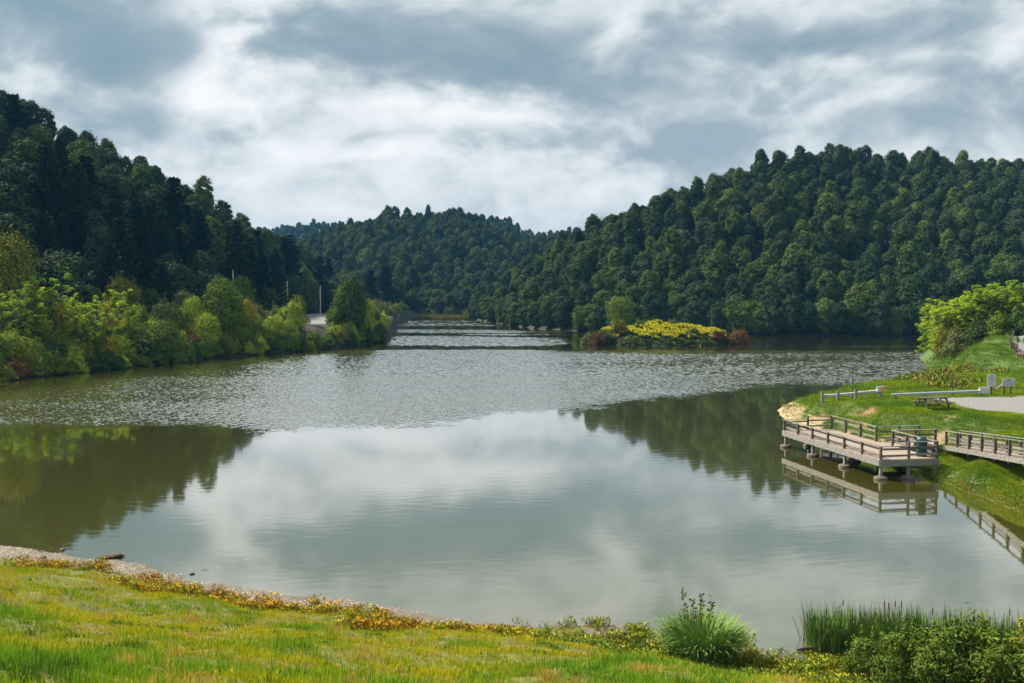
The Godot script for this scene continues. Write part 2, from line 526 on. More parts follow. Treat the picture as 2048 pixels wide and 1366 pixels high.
func sky_color(az: float, el: float) -> Color:
	# az measured from straight ahead, positive to the east side
	var d := Vector3(sin(az) * cos(el), sin(el), -cos(az) * cos(el))
	var q := Vector3(d.x, d.y * 1.7, d.z)
	var w := Vector3(cloud_warp.get_noise_3dv(q), cloud_warp.get_noise_3dv(q + Vector3(7, 3, 1)), cloud_warp.get_noise_3dv(q + Vector3(1, 9, 4)))
	var n := cloud_noise.get_noise_3dv(q + w * 0.16)
	var puff := 0.32 - absf(cloud_noise.get_noise_3dv(q * 2.4 + w * 0.22 + Vector3(3, 3, 3)))
	var fine := cloud_noise.get_noise_3dv(q * 5.0 + w * 0.25 + Vector3(5, 1, 2))
	var dark := 0.45 + n * 0.42 - puff * 0.5 + fine * 0.44
	if d.z < -0.2:
		var col := d.x / -d.z * FOCAL + 1024.0 + w.x * 190.0 + n * 90.0 + fine * 45.0
		var row := d.y / Vector2(d.x, d.z).length() * FOCAL + w.y * 70.0 + puff * 60.0 + fine * 25.0
		for b in cloud_banks:
			var e: float = pow((col - b[0]) / b[2], 2.0) + pow((row - b[1]) / b[3], 2.0)
			if e < 9.0: dark += b[4] * exp(-e) * 0.95
	var haze := exp(-el * 9.0)
	dark = lerpf(dark, 0.2, haze * 0.5)
	if dark > 0.62: dark = 0.62 + 0.46 * (1.0 - exp(-(dark - 0.62) / 0.46))
	dark = maxf(dark, -0.08)
	dark = dark - 0.05 * sin(dark * TAU)
	var bright := Color(0.88, 0.91, 0.93)
	var mid := Color(0.50, 0.58, 0.63)
	var deep := Color(0.235, 0.345, 0.415)
	var c := bright.lerp(mid, clampf(dark * 2.0, -0.15, 1.0)) if dark < 0.5 else mid.lerp(deep, (dark - 0.5) * 2.0)
	# the clouds brighten towards the veiled sun
	var off := acos(clampf(d.dot(SUNWARD), -1.0, 1.0))
	return c * (1.0 + 1.3 * exp(-pow(off / 0.42, 2.0)))

func make_sky() -> Sky:
	cloud_noise.seed = 21; cloud_noise.noise_type = FastNoiseLite.TYPE_SIMPLEX_SMOOTH
	cloud_noise.frequency = 2.3; cloud_noise.fractal_octaves = 6; cloud_noise.fractal_gain = 0.58
	cloud_warp.seed = 5; cloud_warp.noise_type = FastNoiseLite.TYPE_SIMPLEX_SMOOTH
	cloud_warp.frequency = 2.6; cloud_warp.fractal_octaves = 3
	var W := 4096
	var H := 2048
	var lo := Image.create(512, 256, false, Image.FORMAT_RGBF)
	for y in 256:
		var el := PI * 0.5 - PI * (y + 0.5) / 256.0
		for x in 512:
			# straight ahead (-Z) lies at the seam of the panorama
			lo.set_pixel(x, y, sky_color(wrapf(TAU * (x + 0.5) / 512.0, -PI, PI), maxf(el, 0.004)) if el > -0.03 else Color(0.2, 0.22, 0.2))
	lo.resize(W, H, Image.INTERPOLATE_CUBIC)
	var y0 := 720
	for y in range(y0, H / 2 + 8):
		var el := maxf(PI * 0.5 - PI * (y + 0.5) / H, 0.001)
		for x in range(-400, 400):
			lo.set_pixel(posmod(x, W), y, sky_color(TAU * (x + 0.5) / W, el))
	var pm := PanoramaSkyMaterial.new()
	pm.panorama = ImageTexture.create_from_image(lo)
	var s := Sky.new()
	s.sky_material = pm
	return s

func _ready() -> void:
	var cam := Camera3D.new()
	cam.name = "camera"
	cam.position = Vector3(0, EYE, 0)
	cam.rotation_degrees.x = -2.674
	cam.fov = 37.87
	cam.near = 0.1
	cam.far = 6000.0
	add_child(cam)
	cam.current = true
	var env := Environment.new()
	env.background_mode = Environment.BG_SKY
	env.sky = make_sky()
	env.background_energy_multiplier = 0.57
	env.tonemap_mode = Environment.TONE_MAPPER_LINEAR
	env.tonemap_exposure = 1.8
	env.sdfgi_enabled = true
	env.ssao_enabled = true
	env.ssil_enabled = true
	env.fog_enabled = true
	env.fog_density = 0.00011
	env.fog_light_color = Color(0.4, 0.72, 1.0)
	var we := WorldEnvironment.new()
	we.name = "world"
	we.environment = env
	add_child(we)
	var sun := DirectionalLight3D.new()
	sun.name = "sun"
	sun.light_energy = 1.6
	sun.light_color = Color(1.0, 0.95, 0.86)
	sun.light_angular_distance = 0.53
	sun.shadow_enabled = true
	add_child(sun)
	sun.look_at_from_position(SUNWARD * 100.0, Vector3.ZERO)

	rng.seed = 7
	noise_a.seed = 3; noise_a.frequency = 0.012; noise_a.fractal_octaves = 3
	noise_b.seed = 11; noise_b.frequency = 0.06; noise_b.fractal_octaves = 3
	noise_c.seed = 17; noise_c.frequency = 0.02; noise_c.fractal_octaves = 4
	for q in [[24.3, 30], [24.3, 40], [24.2, 47.1], [24, 51], [23.8, 54.7], [24.2, 58], [23.6, 64], [23.2, 72], [22.6, 80], [22.9, 84], [24, 88.5], [25.8, 92], [30, 94.5], [38, 99], [46, 107], [49, 115], [53, 126], [58, 137], [66, 160], [78, 186], [95, 215], [125, 240], [220, 260], [220, 20], [40, 20]]:
		east_shore.append(Vector2(q[0], q[1]))
	var bm := BoxMesh.new()
	unit_box = bm
	materials()
	print("t sky ", Time.get_ticks_msec())
	build_ground()
	build_water()
	print("t terrain ", Time.get_ticks_msec())
	build_forest()
	print("t forest ", Time.get_ticks_msec())
	build_west_bank()
	build_island()
	build_far_end()
	print("t west ", Time.get_ticks_msec())
	build_east_bank()
	build_dock()
	print("t dock ", Time.get_ticks_msec())
	build_near_bank()
	print("t near ", Time.get_ticks_msec())

func materials() -> void:
	M.bark = textured(noise_image(128, 0.05, 31, [lin(0.05, 0.04, 0.03), lin(0.12, 0.10, 0.08), lin(0.2, 0.18, 0.15)]), Vector3(0.8, 0.25, 0.8))
	M.litter = textured(noise_image(256, 0.03, 32, [lin(0.004, 0.008, 0.003), lin(0.011, 0.014, 0.006), lin(0.022, 0.02, 0.01)]), Vector3(0.05, 0.05, 0.05))
	M.grass_ground = textured(noise_image(512, 0.03, 33, [lin(0.5, 0.52, 0.5), lin(0.72, 0.74, 0.7), lin(0.85, 0.85, 0.85), lin(1.0, 0.98, 1.0)]), Vector3(0.14, 0.14, 0.14))
	M.grass_ground.vertex_color_use_as_albedo = true
	var weather := noise_image(512, 0.016, 34, [lin(0.04, 0.034, 0.03), lin(0.14, 0.128, 0.118), lin(0.29, 0.28, 0.265), lin(0.40, 0.39, 0.375)])
	M.wood = textured(weather, Vector3(1.1, 2.4, 0.35))
	M.wood_grey = textured(noise_image(256, 0.02, 51, [lin(0.05, 0.043, 0.036), lin(0.13, 0.115, 0.1), lin(0.22, 0.2, 0.18), lin(0.3, 0.28, 0.26)]), Vector3(1.6, 3.0, 0.5))
	M.wood_brown = textured(noise_image(256, 0.02, 52, [lin(0.03, 0.025, 0.02), lin(0.09, 0.075, 0.06), lin(0.17, 0.145, 0.12)]), Vector3(1.6, 1.0, 1.6))
	M.wood_dark = textured(noise_image(256, 0.02, 35, [lin(0.03, 0.025, 0.02), lin(0.08, 0.065, 0.055), lin(0.15, 0.13, 0.11)]), Vector3(1.5, 1.5, 0.5))
	M.deck = textured(noise_image(512, 0.02, 36, [lin(0.18, 0.14, 0.115), lin(0.3, 0.245, 0.2), lin(0.38, 0.32, 0.27)]), Vector3(0.4, 1.0, 2.2))
	M.brown = textured(noise_image(128, 0.03, 37, [lin(0.05, 0.03, 0.022), lin(0.1, 0.06, 0.045)]), Vector3(1, 1, 1))
	M.concrete = textured(noise_image(256, 0.03, 38, [lin(0.06, 0.046, 0.035), lin(0.13, 0.105, 0.085), lin(0.2, 0.17, 0.14)]), Vector3(1.2, 1.2, 1.2))
	M.steel = plain(0.55, 0.57, 0.58, 0.42, 0.6)
	M.pole = textured(noise_image(128, 0.03, 39, [lin(0.4, 0.38, 0.35), lin(0.55, 0.53, 0.5)]), Vector3(1, 0.2, 1))
	M.can = plain(0.007, 0.045, 0.038, 0.45)
	M.sign = plain(0.5, 0.51, 0.52, 0.6)
	M.ink = plain(0.12, 0.13, 0.15, 0.8)
	M.gravel = textured(noise_image(512, 0.09, 40, [lin(0.07, 0.062, 0.055), lin(0.15, 0.145, 0.14), lin(0.23, 0.225, 0.225), lin(0.3, 0.3, 0.3)]), Vector3(0.25, 0.25, 0.25))
	M.asphalt = textured(noise_image(256, 0.08, 41, [lin(0.13, 0.13, 0.13), lin(0.2, 0.2, 0.2)]), Vector3(0.2, 0.2, 0.2))
	M.sand = textured(noise_image(256, 0.05, 42, [lin(0.36, 0.26, 0.14), lin(0.5, 0.4, 0.25)]), Vector3(0.3, 0.3, 0.3))
	M.rock = textured(noise_image(256, 0.04, 43, [lin(0.02, 0.017, 0.014), lin(0.07, 0.055, 0.045), lin(0.16, 0.13, 0.1)]), Vector3(1.2, 1.2, 1.2))
	M.stone_tint = plain(1, 1, 1, 0.8)
	M.stone_tint.vertex_color_use_as_albedo = true
	M.dry_wood = textured(noise_image(128, 0.05, 44, [lin(0.2, 0.14, 0.1), lin(0.34, 0.26, 0.19)]), Vector3(1, 3, 1))
	# leaves: a few greens of each kind of tree
	M.forest = [foliage(0.034, 0.066, 0.024), foliage(0.056, 0.105, 0.028), foliage(0.028, 0.058, 0.026), foliage(0.075, 0.12, 0.028), foliage(0.040, 0.072, 0.036)]
	M.pine = [foliage(0.018, 0.040, 0.019, 0.15), foliage(0.026, 0.052, 0.022, 0.15)]
	M.any_leaf = foliage(1, 1, 1, 0.35)
	M.sumac = foliage(0.24, 0.36, 0.022, 0.8)
	M.sumac_b = foliage(0.17, 0.3, 0.025, 0.8)
	M.green = foliage(0.095, 0.16, 0.022, 0.4)
	M.dark_green = foliage(0.04, 0.08, 0.02, 0.3)
	M.thicket = foliage(0.065, 0.115, 0.02, 0.35)
	M.light_green = foliage(0.23, 0.32, 0.032, 0.5)
	M.sage = foliage(0.10, 0.13, 0.055, 0.5)
	M.yellow = foliage(0.3, 0.27, 0.02, 0.4)
	M.olive = foliage(0.14, 0.165, 0.022, 0.4)
	M.rust = foliage(0.115, 0.075, 0.03, 0.4)
	M.crimson = foliage(0.095, 0.05, 0.028, 0.3)
	M.orange = foliage(0.22, 0.13, 0.018, 0.5)
	M.blades = foliage(1, 1, 1, 0.6)

func build_ground() -> void:
	var lh := sheet(func(u, w):
		var col: float = lerpf(-900, 990, u)
		var d: float = lerpf(60, 560, w)
		var p := flat(col, d)
		return Vector3(p.x, hill_height(left_hill, col, d, 4.0), p.y), 150, 150, M.litter)
	structure("hill", lh, "steep wooded hill on the west side of the lake")
	var rh := sheet(func(u, w):
		var col: float = lerpf(925, 2700, u)
		var d: float = lerpf(235, 520, w)
		var p := flat(col, d)
		return Vector3(p.x, hill_height(right_hill, col, d, 1.0), p.y), 150, 100, M.litter)
	structure("hill", rh, "broad rounded wooded hill behind the small yellow island")
	var mh := sheet(func(u, w):
		var col: float = lerpf(300, 1350, u)
		var d: float = lerpf(425, 800, w)
		var p := flat(col, d)
		return Vector3(p.x, hill_height(middle_hill, col, d, 1.2), p.y), 120, 80, M.litter)
	structure("hill", mh, "hazy wooded hill closing the far end of the lake")
	var fw := sheet(func(u, w):
		var col: float = lerpf(300, 950, u)
		var d: float = lerpf(800, 1300, w)
		var p := flat(col, d)
		return Vector3(p.x, hill_height(far_hill_west, col, d, 1.0), p.y), 60, 40, M.litter)
	structure("hill", fw, "distant blue ridge beyond the western hill")
	var fe := sheet(func(u, w):
		var col: float = lerpf(880, 1400, u)
		var d: float = lerpf(750, 1100, w)
		var p := flat(col, d)
		return Vector3(p.x, hill_height(far_hill_east, col, d, 1.0), p.y), 60, 40, M.litter)
	structure("hill", fe, "distant blue ridge behind the hazy hill's eastern shoulder")
	var nb := sheet(func(u, w):
		var x: float = lerpf(-60, 40, u)
		var z: float = lerpf(-62, 12, w)
		return Vector3(x, near_height(x, z), z), 260, 200, M.grass_ground, near_tint)
	structure("ground", nb, "grassy dam slope running down to the pebbly shore")
	var eb := sheet(func(u, w):
		var x: float = 19.0 + 130.0 * pow(u, 1.6)
		var z: float = -30.0 - 210.0 * pow(w, 1.3)
		return Vector3(x, east_height(x, z), z), 170, 190, M.grass_ground, east_tint)
	structure("ground", eb, "mown green headland behind the wooden dock")
	var isl := sheet(func(u, w):
		var x: float = lerpf(10, 54, u)
		var z: float = lerpf(-198, -234, w)
		return Vector3(x, island_height(x, z), z), 60, 50, M.litter)
	structure("terrain", isl, "low soil mound of the small island")
	var bed := PlaneMesh.new()
	bed.size = Vector2(5000, 5000)
	bed.material = M.litter
	var b := structure("lake_bed", bed, "dark silt bed under the lake water")
	b.position = Vector3(0, -4.0, -1000)

func near_tint(p: Vector3) -> Color:
	var s := shore_dist(p.x, p.z)
	var rag := noise_b.get_noise_2d(p.x * 14.0, p.z * 14.0)
	if s < 0.1 and p.x < 2.0: return Color(0.13, 0.105, 0.07)
	if s < (1.7 if p.x < 0.0 else 0.3) + rag * 1.2: return Color(0.17, 0.14, 0.105)
	return Color(0.15, 0.16, 0.02)

func east_tint(p: Vector3) -> Color:
	var q := Vector2(p.x, -p.z)
	var n := noise_b.get_noise_2d(p.x * 6.0, p.z * 6.0)
	# sandy beach at the tip, trodden earth on the slope above the landing
	if q.x < 25.6 + n * 2.0 and q.y > 74.0 and q.y < 93.0 and p.y < 0.75 + n * 0.5: return Color(0.42, 0.31, 0.17)
	var path := Geometry2D.get_closest_point_to_segment(q, Vector2(26.2, 62.6), Vector2(29.6, 65.8))
	if q.distance_to(path) < 0.5 + n * 0.7: return Color(0.36, 0.25, 0.15)
	var worn := Geometry2D.get_closest_point_to_segment(q, Vector2(25.0, 64.8), Vector2(26.8, 65.2))
	if q.distance_to(worn) < 0.3 + n * 1.4: return Color(0.33, 0.2, 0.1)
	if Geometry2D.get_closest_point_to_segment(q, Vector2(23.6, 70.0), Vector2(25.0, 72.5)).distance_to(q) < 0.4 + n * 1.5: return Color(0.36, 0.2, 0.1)
	return Color(0.075, 0.14, 0.016)

# ---------------------------------------------------------------- water
var wind_line := [[-200, 78], [0, 77], [250, 79], [500, 79], [600, 80.5], [800, 83], [1000, 90], [1110, 93], [1200, 97], [1300, 102], [1450, 110], [1560, 116], [1900, 117], [2300, 118]]

# Height in metres of the wind's wavelets at a place on the water (geometry of the lake surface, no colour).
const CALM_M := 0.0065
const RUFFLED_M := 0.059

func wavelet_height_m(x: float, d: float) -> float:
	var col := x / d * FOCAL + 1024.0
	var line := look(wind_line, col, 1)
	var n := noise_c.get_noise_2d(x * 1.2, d * 2.0)
	var f := noise_b.get_noise_2d(x * 6.0, d * 6.0)
	var height_m := CALM_M + 0.0074 * noise_c.get_noise_2d(x * 2.0 + 300.0, d * 5.0)
	height_m = lerpf(height_m, RUFFLED_M, smoothstep(-6.0, 5.0, d - line + n * 7.0 + f * 3.5))
	height_m *= 1.0 + 0.35 * noise_c.get_noise_2d(x * 0.8 - 90.0, d * 3.0)
	if d > 170.0:   # streaks of ruffled and calm water along the upper lake
		var s := noise_c.get_noise_2d(x * 0.35 + 70.0, d * 1.15)
		var streak_m := lerpf(2.0 * CALM_M, 0.056, smoothstep(-0.2, 0.06, s))
		if d > 187.0 + n * 8.0 and d < 202.0 + n * 5.0 and col < 1160.0 + n * 300.0: streak_m = 0.016
		if d > 205.0 and d < 262.0 and col > 770.0 and col < 1100.0: streak_m = lerpf(1.5 * CALM_M, 0.056, smoothstep(-0.3, -0.1, s))
		if col > 1130.0 and d > 196.0 + n * 6.0: streak_m = CALM_M
		height_m = lerpf(height_m, streak_m, smoothstep(174.0, 186.0, d + n * 8.0 + f * 2.0))
	# no wind reaches the water close under the west bank
	var off_bank := look(left_hill, col, 1) - d
	if col < 790.0: height_m = lerpf(CALM_M, height_m, smoothstep(3.0, 26.0, off_bank + f * 6.0 + n * 6.0))
	return height_m

func ripple_normals() -> ImageTexture:   # faint wavelets of the calm water: a seamless sum of waves
	var S := 256
	var waves := []
	for i in 26:
		var k := Vector2i(rng.randi_range(-9, 9), rng.randi_range(3, 26))
		waves.append([k.x * TAU / S, k.y * TAU / S, rng.randf() * TAU, rr(0.5, 1.0) / sqrt(k.length())])
	var out := Image.create(S, S, false, Image.FORMAT_RGBF)
	for y in S:
		for x in S:
			var sx := 0.0
			var sy := 0.0
			for w in waves:
				var c: float = cos(w[0] * x + w[1] * y + w[2]) * w[3]
				sx += c * w[0]
				sy += c * w[1]
			var nn := Vector3(-sx, -sy, 1.0).normalized()
			out.set_pixel(x, y, Color(nn.x * 0.5 + 0.5, nn.y * 0.5 + 0.5, nn.z * 0.5 + 0.5))
	return ImageTexture.create_from_image(out)

func build_water() -> void:
	var bump := ripple_normals()
	var wavelets := FastNoiseLite.new()
	wavelets.seed = 91
	wavelets.noise_type = FastNoiseLite.TYPE_SIMPLEX
	wavelets.frequency = 1.5
	wavelets.fractal_octaves = 2
	var m := MB.new()
	var ruffled := PackedInt32Array()
	# zones: x from, to, distance from, to, cell, wave size
	var zones := [[-66.0, 62.0, 72.0, 126.0, 0.17, 1.0], [-66.0, 86.0, 126.0, 200.0, 0.32, 1.7], [-44.0, 92.0, 200.0, 300.0, 0.55, 3.0], [-70.0, 60.0, 300.0, 440.0, 0.9, 5.0]]
	for zn in zones:
		var st: float = zn[4]
		var nx := int(round((zn[1] - zn[0]) / st))
		var nz := int(round((zn[3] - zn[2]) / st))
		var sx: float = (zn[1] - zn[0]) / nx
		var sz: float = (zn[3] - zn[2]) / nz
		var k0 := m.v.size()
		var big: float = zn[5]
		# strength of the ruffle on a coarse grid, then the waves on the fine one
		var cx := int(nx / 4) + 2
		var cz := int(nz / 4) + 2
		var amp := PackedFloat32Array()
		amp.resize(cx * cz)
		for j in cz:
			for i in cx:
				amp[j * cx + i] = maxf(0.0, wavelet_height_m(zn[0] + i * 4 * sx, zn[2] + j * 4 * sz) - 0.0085)
		var hs := PackedFloat32Array()
		hs.resize((nx + 1) * (nz + 1))
		for j in nz + 1:
			var d: float = zn[2] + j * sz
			var jj := j / 4
			var fj := (j % 4) / 4.0
			for i in nx + 1:
				var ii := i / 4
				var fi := (i % 4) / 4.0
				var q := jj * cx + ii
				var a := lerpf(lerpf(amp[q], amp[q + 1], fi), lerpf(amp[q + cx], amp[q + cx + 1], fi), fj)
				var h := 0.0
				if a > 0.0001 and j > 0 and j < nz and i > 0 and i < nx:
					h = a * big * wavelets.get_noise_2d((zn[0] + i * sx) * 1.1 / big, d / big)
				hs[j * (nx + 1) + i] = h
				m.v.append(Vector3(zn[0] + i * sx, h, -d))
				m.u.append(Vector2(zn[0] + i * sx, -d))
				m.c.append(Color.WHITE)
		for j in nz + 1:
			for i in nx + 1:
				var dx := (hs[j * (nx + 1) + mini(i + 1, nx)] - hs[j * (nx + 1) + maxi(i - 1, 0)]) / (2.0 * sx)
				var dz := (hs[mini(j + 1, nz) * (nx + 1) + i] - hs[maxi(j - 1, 0) * (nx + 1) + i]) / (2.0 * sz)
				m.n.append(Vector3(-dx, 1.0, dz).normalized())
		for j in nz:
			for i in nx:
				var k := k0 + j * (nx + 1) + i
				if amp[(j / 4) * cx + i / 4] > 0.0136:
					ruffled.append(k); ruffled.append(k + nx + 1); ruffled.append(k + 1)
					ruffled.append(k + 1); ruffled.append(k + nx + 1); ruffled.append(k + nx + 2)
				else:
					m.ix.append(k); m.ix.append(k + nx + 1); m.ix.append(k + 1)
					m.ix.append(k + 1); m.ix.append(k + nx + 1); m.ix.append(k + nx + 2)
	# flat water round them
	for q in [[-600, 600, -40, 72], [-600, -66, 72, 200], [62, 600, 72, 126], [86, 600, 126, 200], [-600, -44, 200, 300], [92, 600, 200, 300], [-600, -70, 300, 440], [60, 600, 300, 440], [-600, 600, 440, 900]]:
		m.quad(Vector3(q[0], 0, -q[2]), Vector3(q[1], 0, -q[2]), Vector3(q[1], 0, -q[3]), Vector3(q[0], 0, -q[3]), Vector3.UP)
		for e in [[q[0], q[2]], [q[1], q[2]], [q[1], q[3]], [q[0], q[3]]]: m.u.append(Vector2(e[0], -e[1]))
	var w := plain(0.056, 0.058, 0.009, 0.045)
	w.normal_enabled = true
	w.normal_texture = bump
	w.normal_scale = 0.012
	w.uv1_scale = Vector3(1.0 / 14.0, 1.0 / 14.0, 1)
	w.metallic_specular = 0.7
	w.clearcoat_enabled = true
	w.clearcoat = 1.0
	w.clearcoat_roughness = 0.03
	var surface := m.mesh(w)
	var w2: StandardMaterial3D = w.duplicate()   # the finest wavelets of the ruffled bands are too small to model
	w2.roughness = 0.13
	w2.clearcoat_roughness = 0.12
	m.ix = ruffled
	m.mesh(w2, surface)
	structure("water", surface, "still olive lake water with wind ruffled bands")

# ---------------------------------------------------------------- forest on the hills
func build_forest() -> void:
	var kinds := []
	for i in 9:
		kinds.append(broadleaf(rr(10.0, 14.5), rr(5.0, 7.4), rr(0.1, 0.24), 46, 165, 0.27, [1.0, 0.75, 1.2, 1.4, 0.85, 1.15, 0.95, 1.3, 0.8][i]))
	var pines := [pine(17.0, 7.6), pine(14.0, 7.0), pine(19.0, 8.4)]
	var low := []
	for i in 3:
		low.append(broadleaf(rr(8, 10.5), rr(6.5, 8), 0.0, 46, 170, 0.28))
	var kind_mesh := []
	for k in kinds: kind_mesh.append(baked(k, M.forest[0]))
	var pine_mesh := []
	for k in pines: pine_mesh.append(baked(k, M.pine[0]))
	var low_mesh := []
	for k in low: low_mesh.append(baked(k, M.forest[0]))
	var one := []
	for k in kinds: one.append(both(k, M.any_leaf))
	for k in low: one.append(both(k, M.any_leaf))
	for k in pines: one.append(both(k, M.any_leaf))
	# candidate places: [distance, position, kind, hill]
	var all := []
	var hills := [["west", left_hill, 4.0, 5.7, 560.0, -900.0, 800.0], ["east", right_hill, 1.0, 5.5, 480.0, 930.0, 2500.0], ["middle", middle_hill, 1.2, 5.7, 690.0, 420.0, 1250.0], ["far_west", far_hill_west, 1.0, 8.0, 1130.0, 420.0, 860.0], ["far_east", far_hill_east, 1.0, 8.0, 960.0, 900.0, 1260.0]]
	for hl in hills:
		var st: float = hl[3]
		var z := 60.0
		while z < hl[4]:
			var x := -500.0
			while x < 520.0:
				var px := x + rr(-0.42, 0.42) * st
				var pz := z + rr(-0.42, 0.42) * st
				x += st
				var col := px / pz * FOCAL + 1024.0
				if col < hl[5] or col > hl[6]: continue
				var foot := look(hl[1], col, 2)
				var shore := look(hl[1], col, 1)
				var crest := look(hl[1], col, 3)
				if pz < (foot - 4.0 if hl[0] == "west" else shore + 0.5) or pz > crest + 22.0: continue
				if hl[0] == "east" and col > 1880.0 and px < 130.0 and pz < 246.0: continue
				var p := Vector3(px, hill_at(hl[1], px, -pz, hl[2]) - 0.3, -pz)
				var edge: bool = pz < shore + 7.0
				var t := (pz - foot) / (crest - foot)
				var kind := rng.randi() % 9
				if edge: kind = 9 + rng.randi() % 3
				elif hl[0] == "west" and noise_a.get_noise_2d(px * 2.0, pz * 2.0) + (0.12 if t < 0.6 else -0.5) > 0.02 and rng.randf() < 0.7: kind = 12 + rng.randi() % 3
				elif hl[0] == "west" and t < 0.12: kind = 9 + rng.randi() % 3
				var s := rr(0.68, 1.2) if t < 0.8 else rr(0.8, 1.02)
				if hl[0] == "east" and col < 1100: s *= 0.85
				all.append([pz, p, kind, hl[0], s, col])
			z += st
	# an unbroken edge of low trees at the waterline of the rounded hill
	var ec := 948.0
	while ec < 1960.0:
		var ed := look(right_hill, ec, 1) + rr(0.5, 3.0)
		var ep := flat(ec, ed)
		all.append([ed, Vector3(ep.x, hill_height(right_hill, ec, ed, 1.0) - 0.4, ep.y), 9 + rng.randi() % 3, "east", rr(0.6, 1.0), ec])
		ec += rr(20.0, 34.0) * 280.0 / ed
	all.sort_custom(func(a, b): return a[0] < b[0])
	var n_broad := 0
	var n_pine := 0
	var rest := {}
	for q in all:
		var kind: int = q[2]
		var seen: bool = q[5] > 0.0 and q[5] < 2048.0 and (q[3] == "west" or q[3] == "east")
		var s: float = q[4]
		if seen and kind < 12 and n_broad < 300:
			n_broad += 1
			var west: bool = q[3] == "west"
			var tint := rng.randi() % 5
			var hue: String = ["deep green", "fresh green", "blue-green", "yellow-green", "grey-green"][tint]
			var table: Array = left_hill if west else right_hill
			var rise: float = (q[0] - look(table, q[5], 2)) / (look(table, q[5], 3) - look(table, q[5], 2))
			var zone := "low on" if rise < 0.3 else "halfway up" if rise < 0.75 else "near the crest of"
			var hill_name := "the steep western hill" if west else "the rounded hill behind the island"
			var lab := "%s leafy forest tree %s %s" % [hue, zone, hill_name]
			if kind >= 9:
				lab = hue + (" low bushy tree at the foot of the steep western hill" if west else " low bushy tree overhanging the shore below the rounded hill")
			var src: Array = kind_mesh[kind] if kind < 9 else low_mesh[kind - 9]
			plant("forest_tree", src, q[1], Vector3(s, s * rr(0.9, 1.1), s), M.forest[tint], lab, "tree", hue + " trees of " + hill_name)
			continue
		if seen and kind >= 12 and n_pine < 250:
			n_pine += 1
			var pt := rng.randi() % 2
			var up: float = (q[0] - look(left_hill, q[5], 2)) / (look(left_hill, q[5], 3) - look(left_hill, q[5], 2))
			var place := "low on" if up < 0.3 else "halfway up" if up < 0.6 else "high on"
			plant("pine_tree", pine_mesh[kind - 12], q[1], Vector3(s, s, s), M.pine[pt], "%s pine tree with layered boughs %s the steep western hill" % [["blue-black", "dark green"][pt], place], "pine tree", "pines of the western hillside")
			continue
		if not rest.has(q[3]): rest[q[3]] = {}
		if not rest[q[3]].has(kind): rest[q[3]][kind] = []
		var tints := [Color(0.036, 0.066, 0.024), Color(0.046, 0.084, 0.026), Color(0.030, 0.058, 0.026), Color(0.062, 0.105, 0.026), Color(0.040, 0.072, 0.034), Color(0.085, 0.13, 0.03), Color(0.05, 0.08, 0.026)]
		var c: Color = tints[[0, 0, 1, 1, 2, 2, 3, 4, 4, 5, 6][rng.randi() % 11]]
		if kind >= 12: c = Color(0.02, 0.043, 0.024)
		rest[q[3]][kind].append([spot_t(q[1], s, rr(0.9, 1.12)), c])
	var names := {"west": "forest mass covering the far and upper part of the western hill", "east": "dense forest covering the rounded hill behind the island", "middle": "hazy forest covering the hill at the far end of the lake", "far_west": "far blue forest on the ridge beyond the western hill", "far_east": "far blue forest on the ridge east of the hazy hill"}
	for h in rest:
		var o := stuff("forest", names[h], "forest")
		for k in rest[h]:
			scatter(o, "tree_crowns", one[k], rest[h][k])
	# taller trees that stand out on the crest of the hazy hill
	var crest_kinds := ["broad tall tree standing out on the crest of the hazy hill", "slender tall tree standing out on the crest of the hazy hill"]
	for q in [[778, 1.25, 0], [792, 1.2, 0], [836, 1.0, 1], [857, 1.35, 1], [880, 1.1, 1], [900, 1.1, 0], [716, 1.05, 0], [735, 1.0, 0]]:
		var p := flat(q[0], 632.0)
		var thin: float = 0.5 if q[2] == 1 else 1.0
		plant("crest_tree", kind_mesh[int(q[0]) % 7], Vector3(p.x, hill_at(middle_hill, p.x, p.y, 1.2), p.y), Vector3(q[1] * thin, q[1], q[1] * thin), M.forest[int(q[0]) % 3], crest_kinds[q[2]], "tree", "emergent trees of the hazy hill")
	print("trees ", all.size(), " single ", n_broad, " pines ", n_pine)

func west_spot(column: float, d: float) -> Vector3:
	var p := flat(column, d)
	return Vector3(p.x, hill_height(left_hill, column, d, 4.0) - 0.1, p.y)

var shrub_mesh := []
var sumac_mesh := []
var small_tree := []

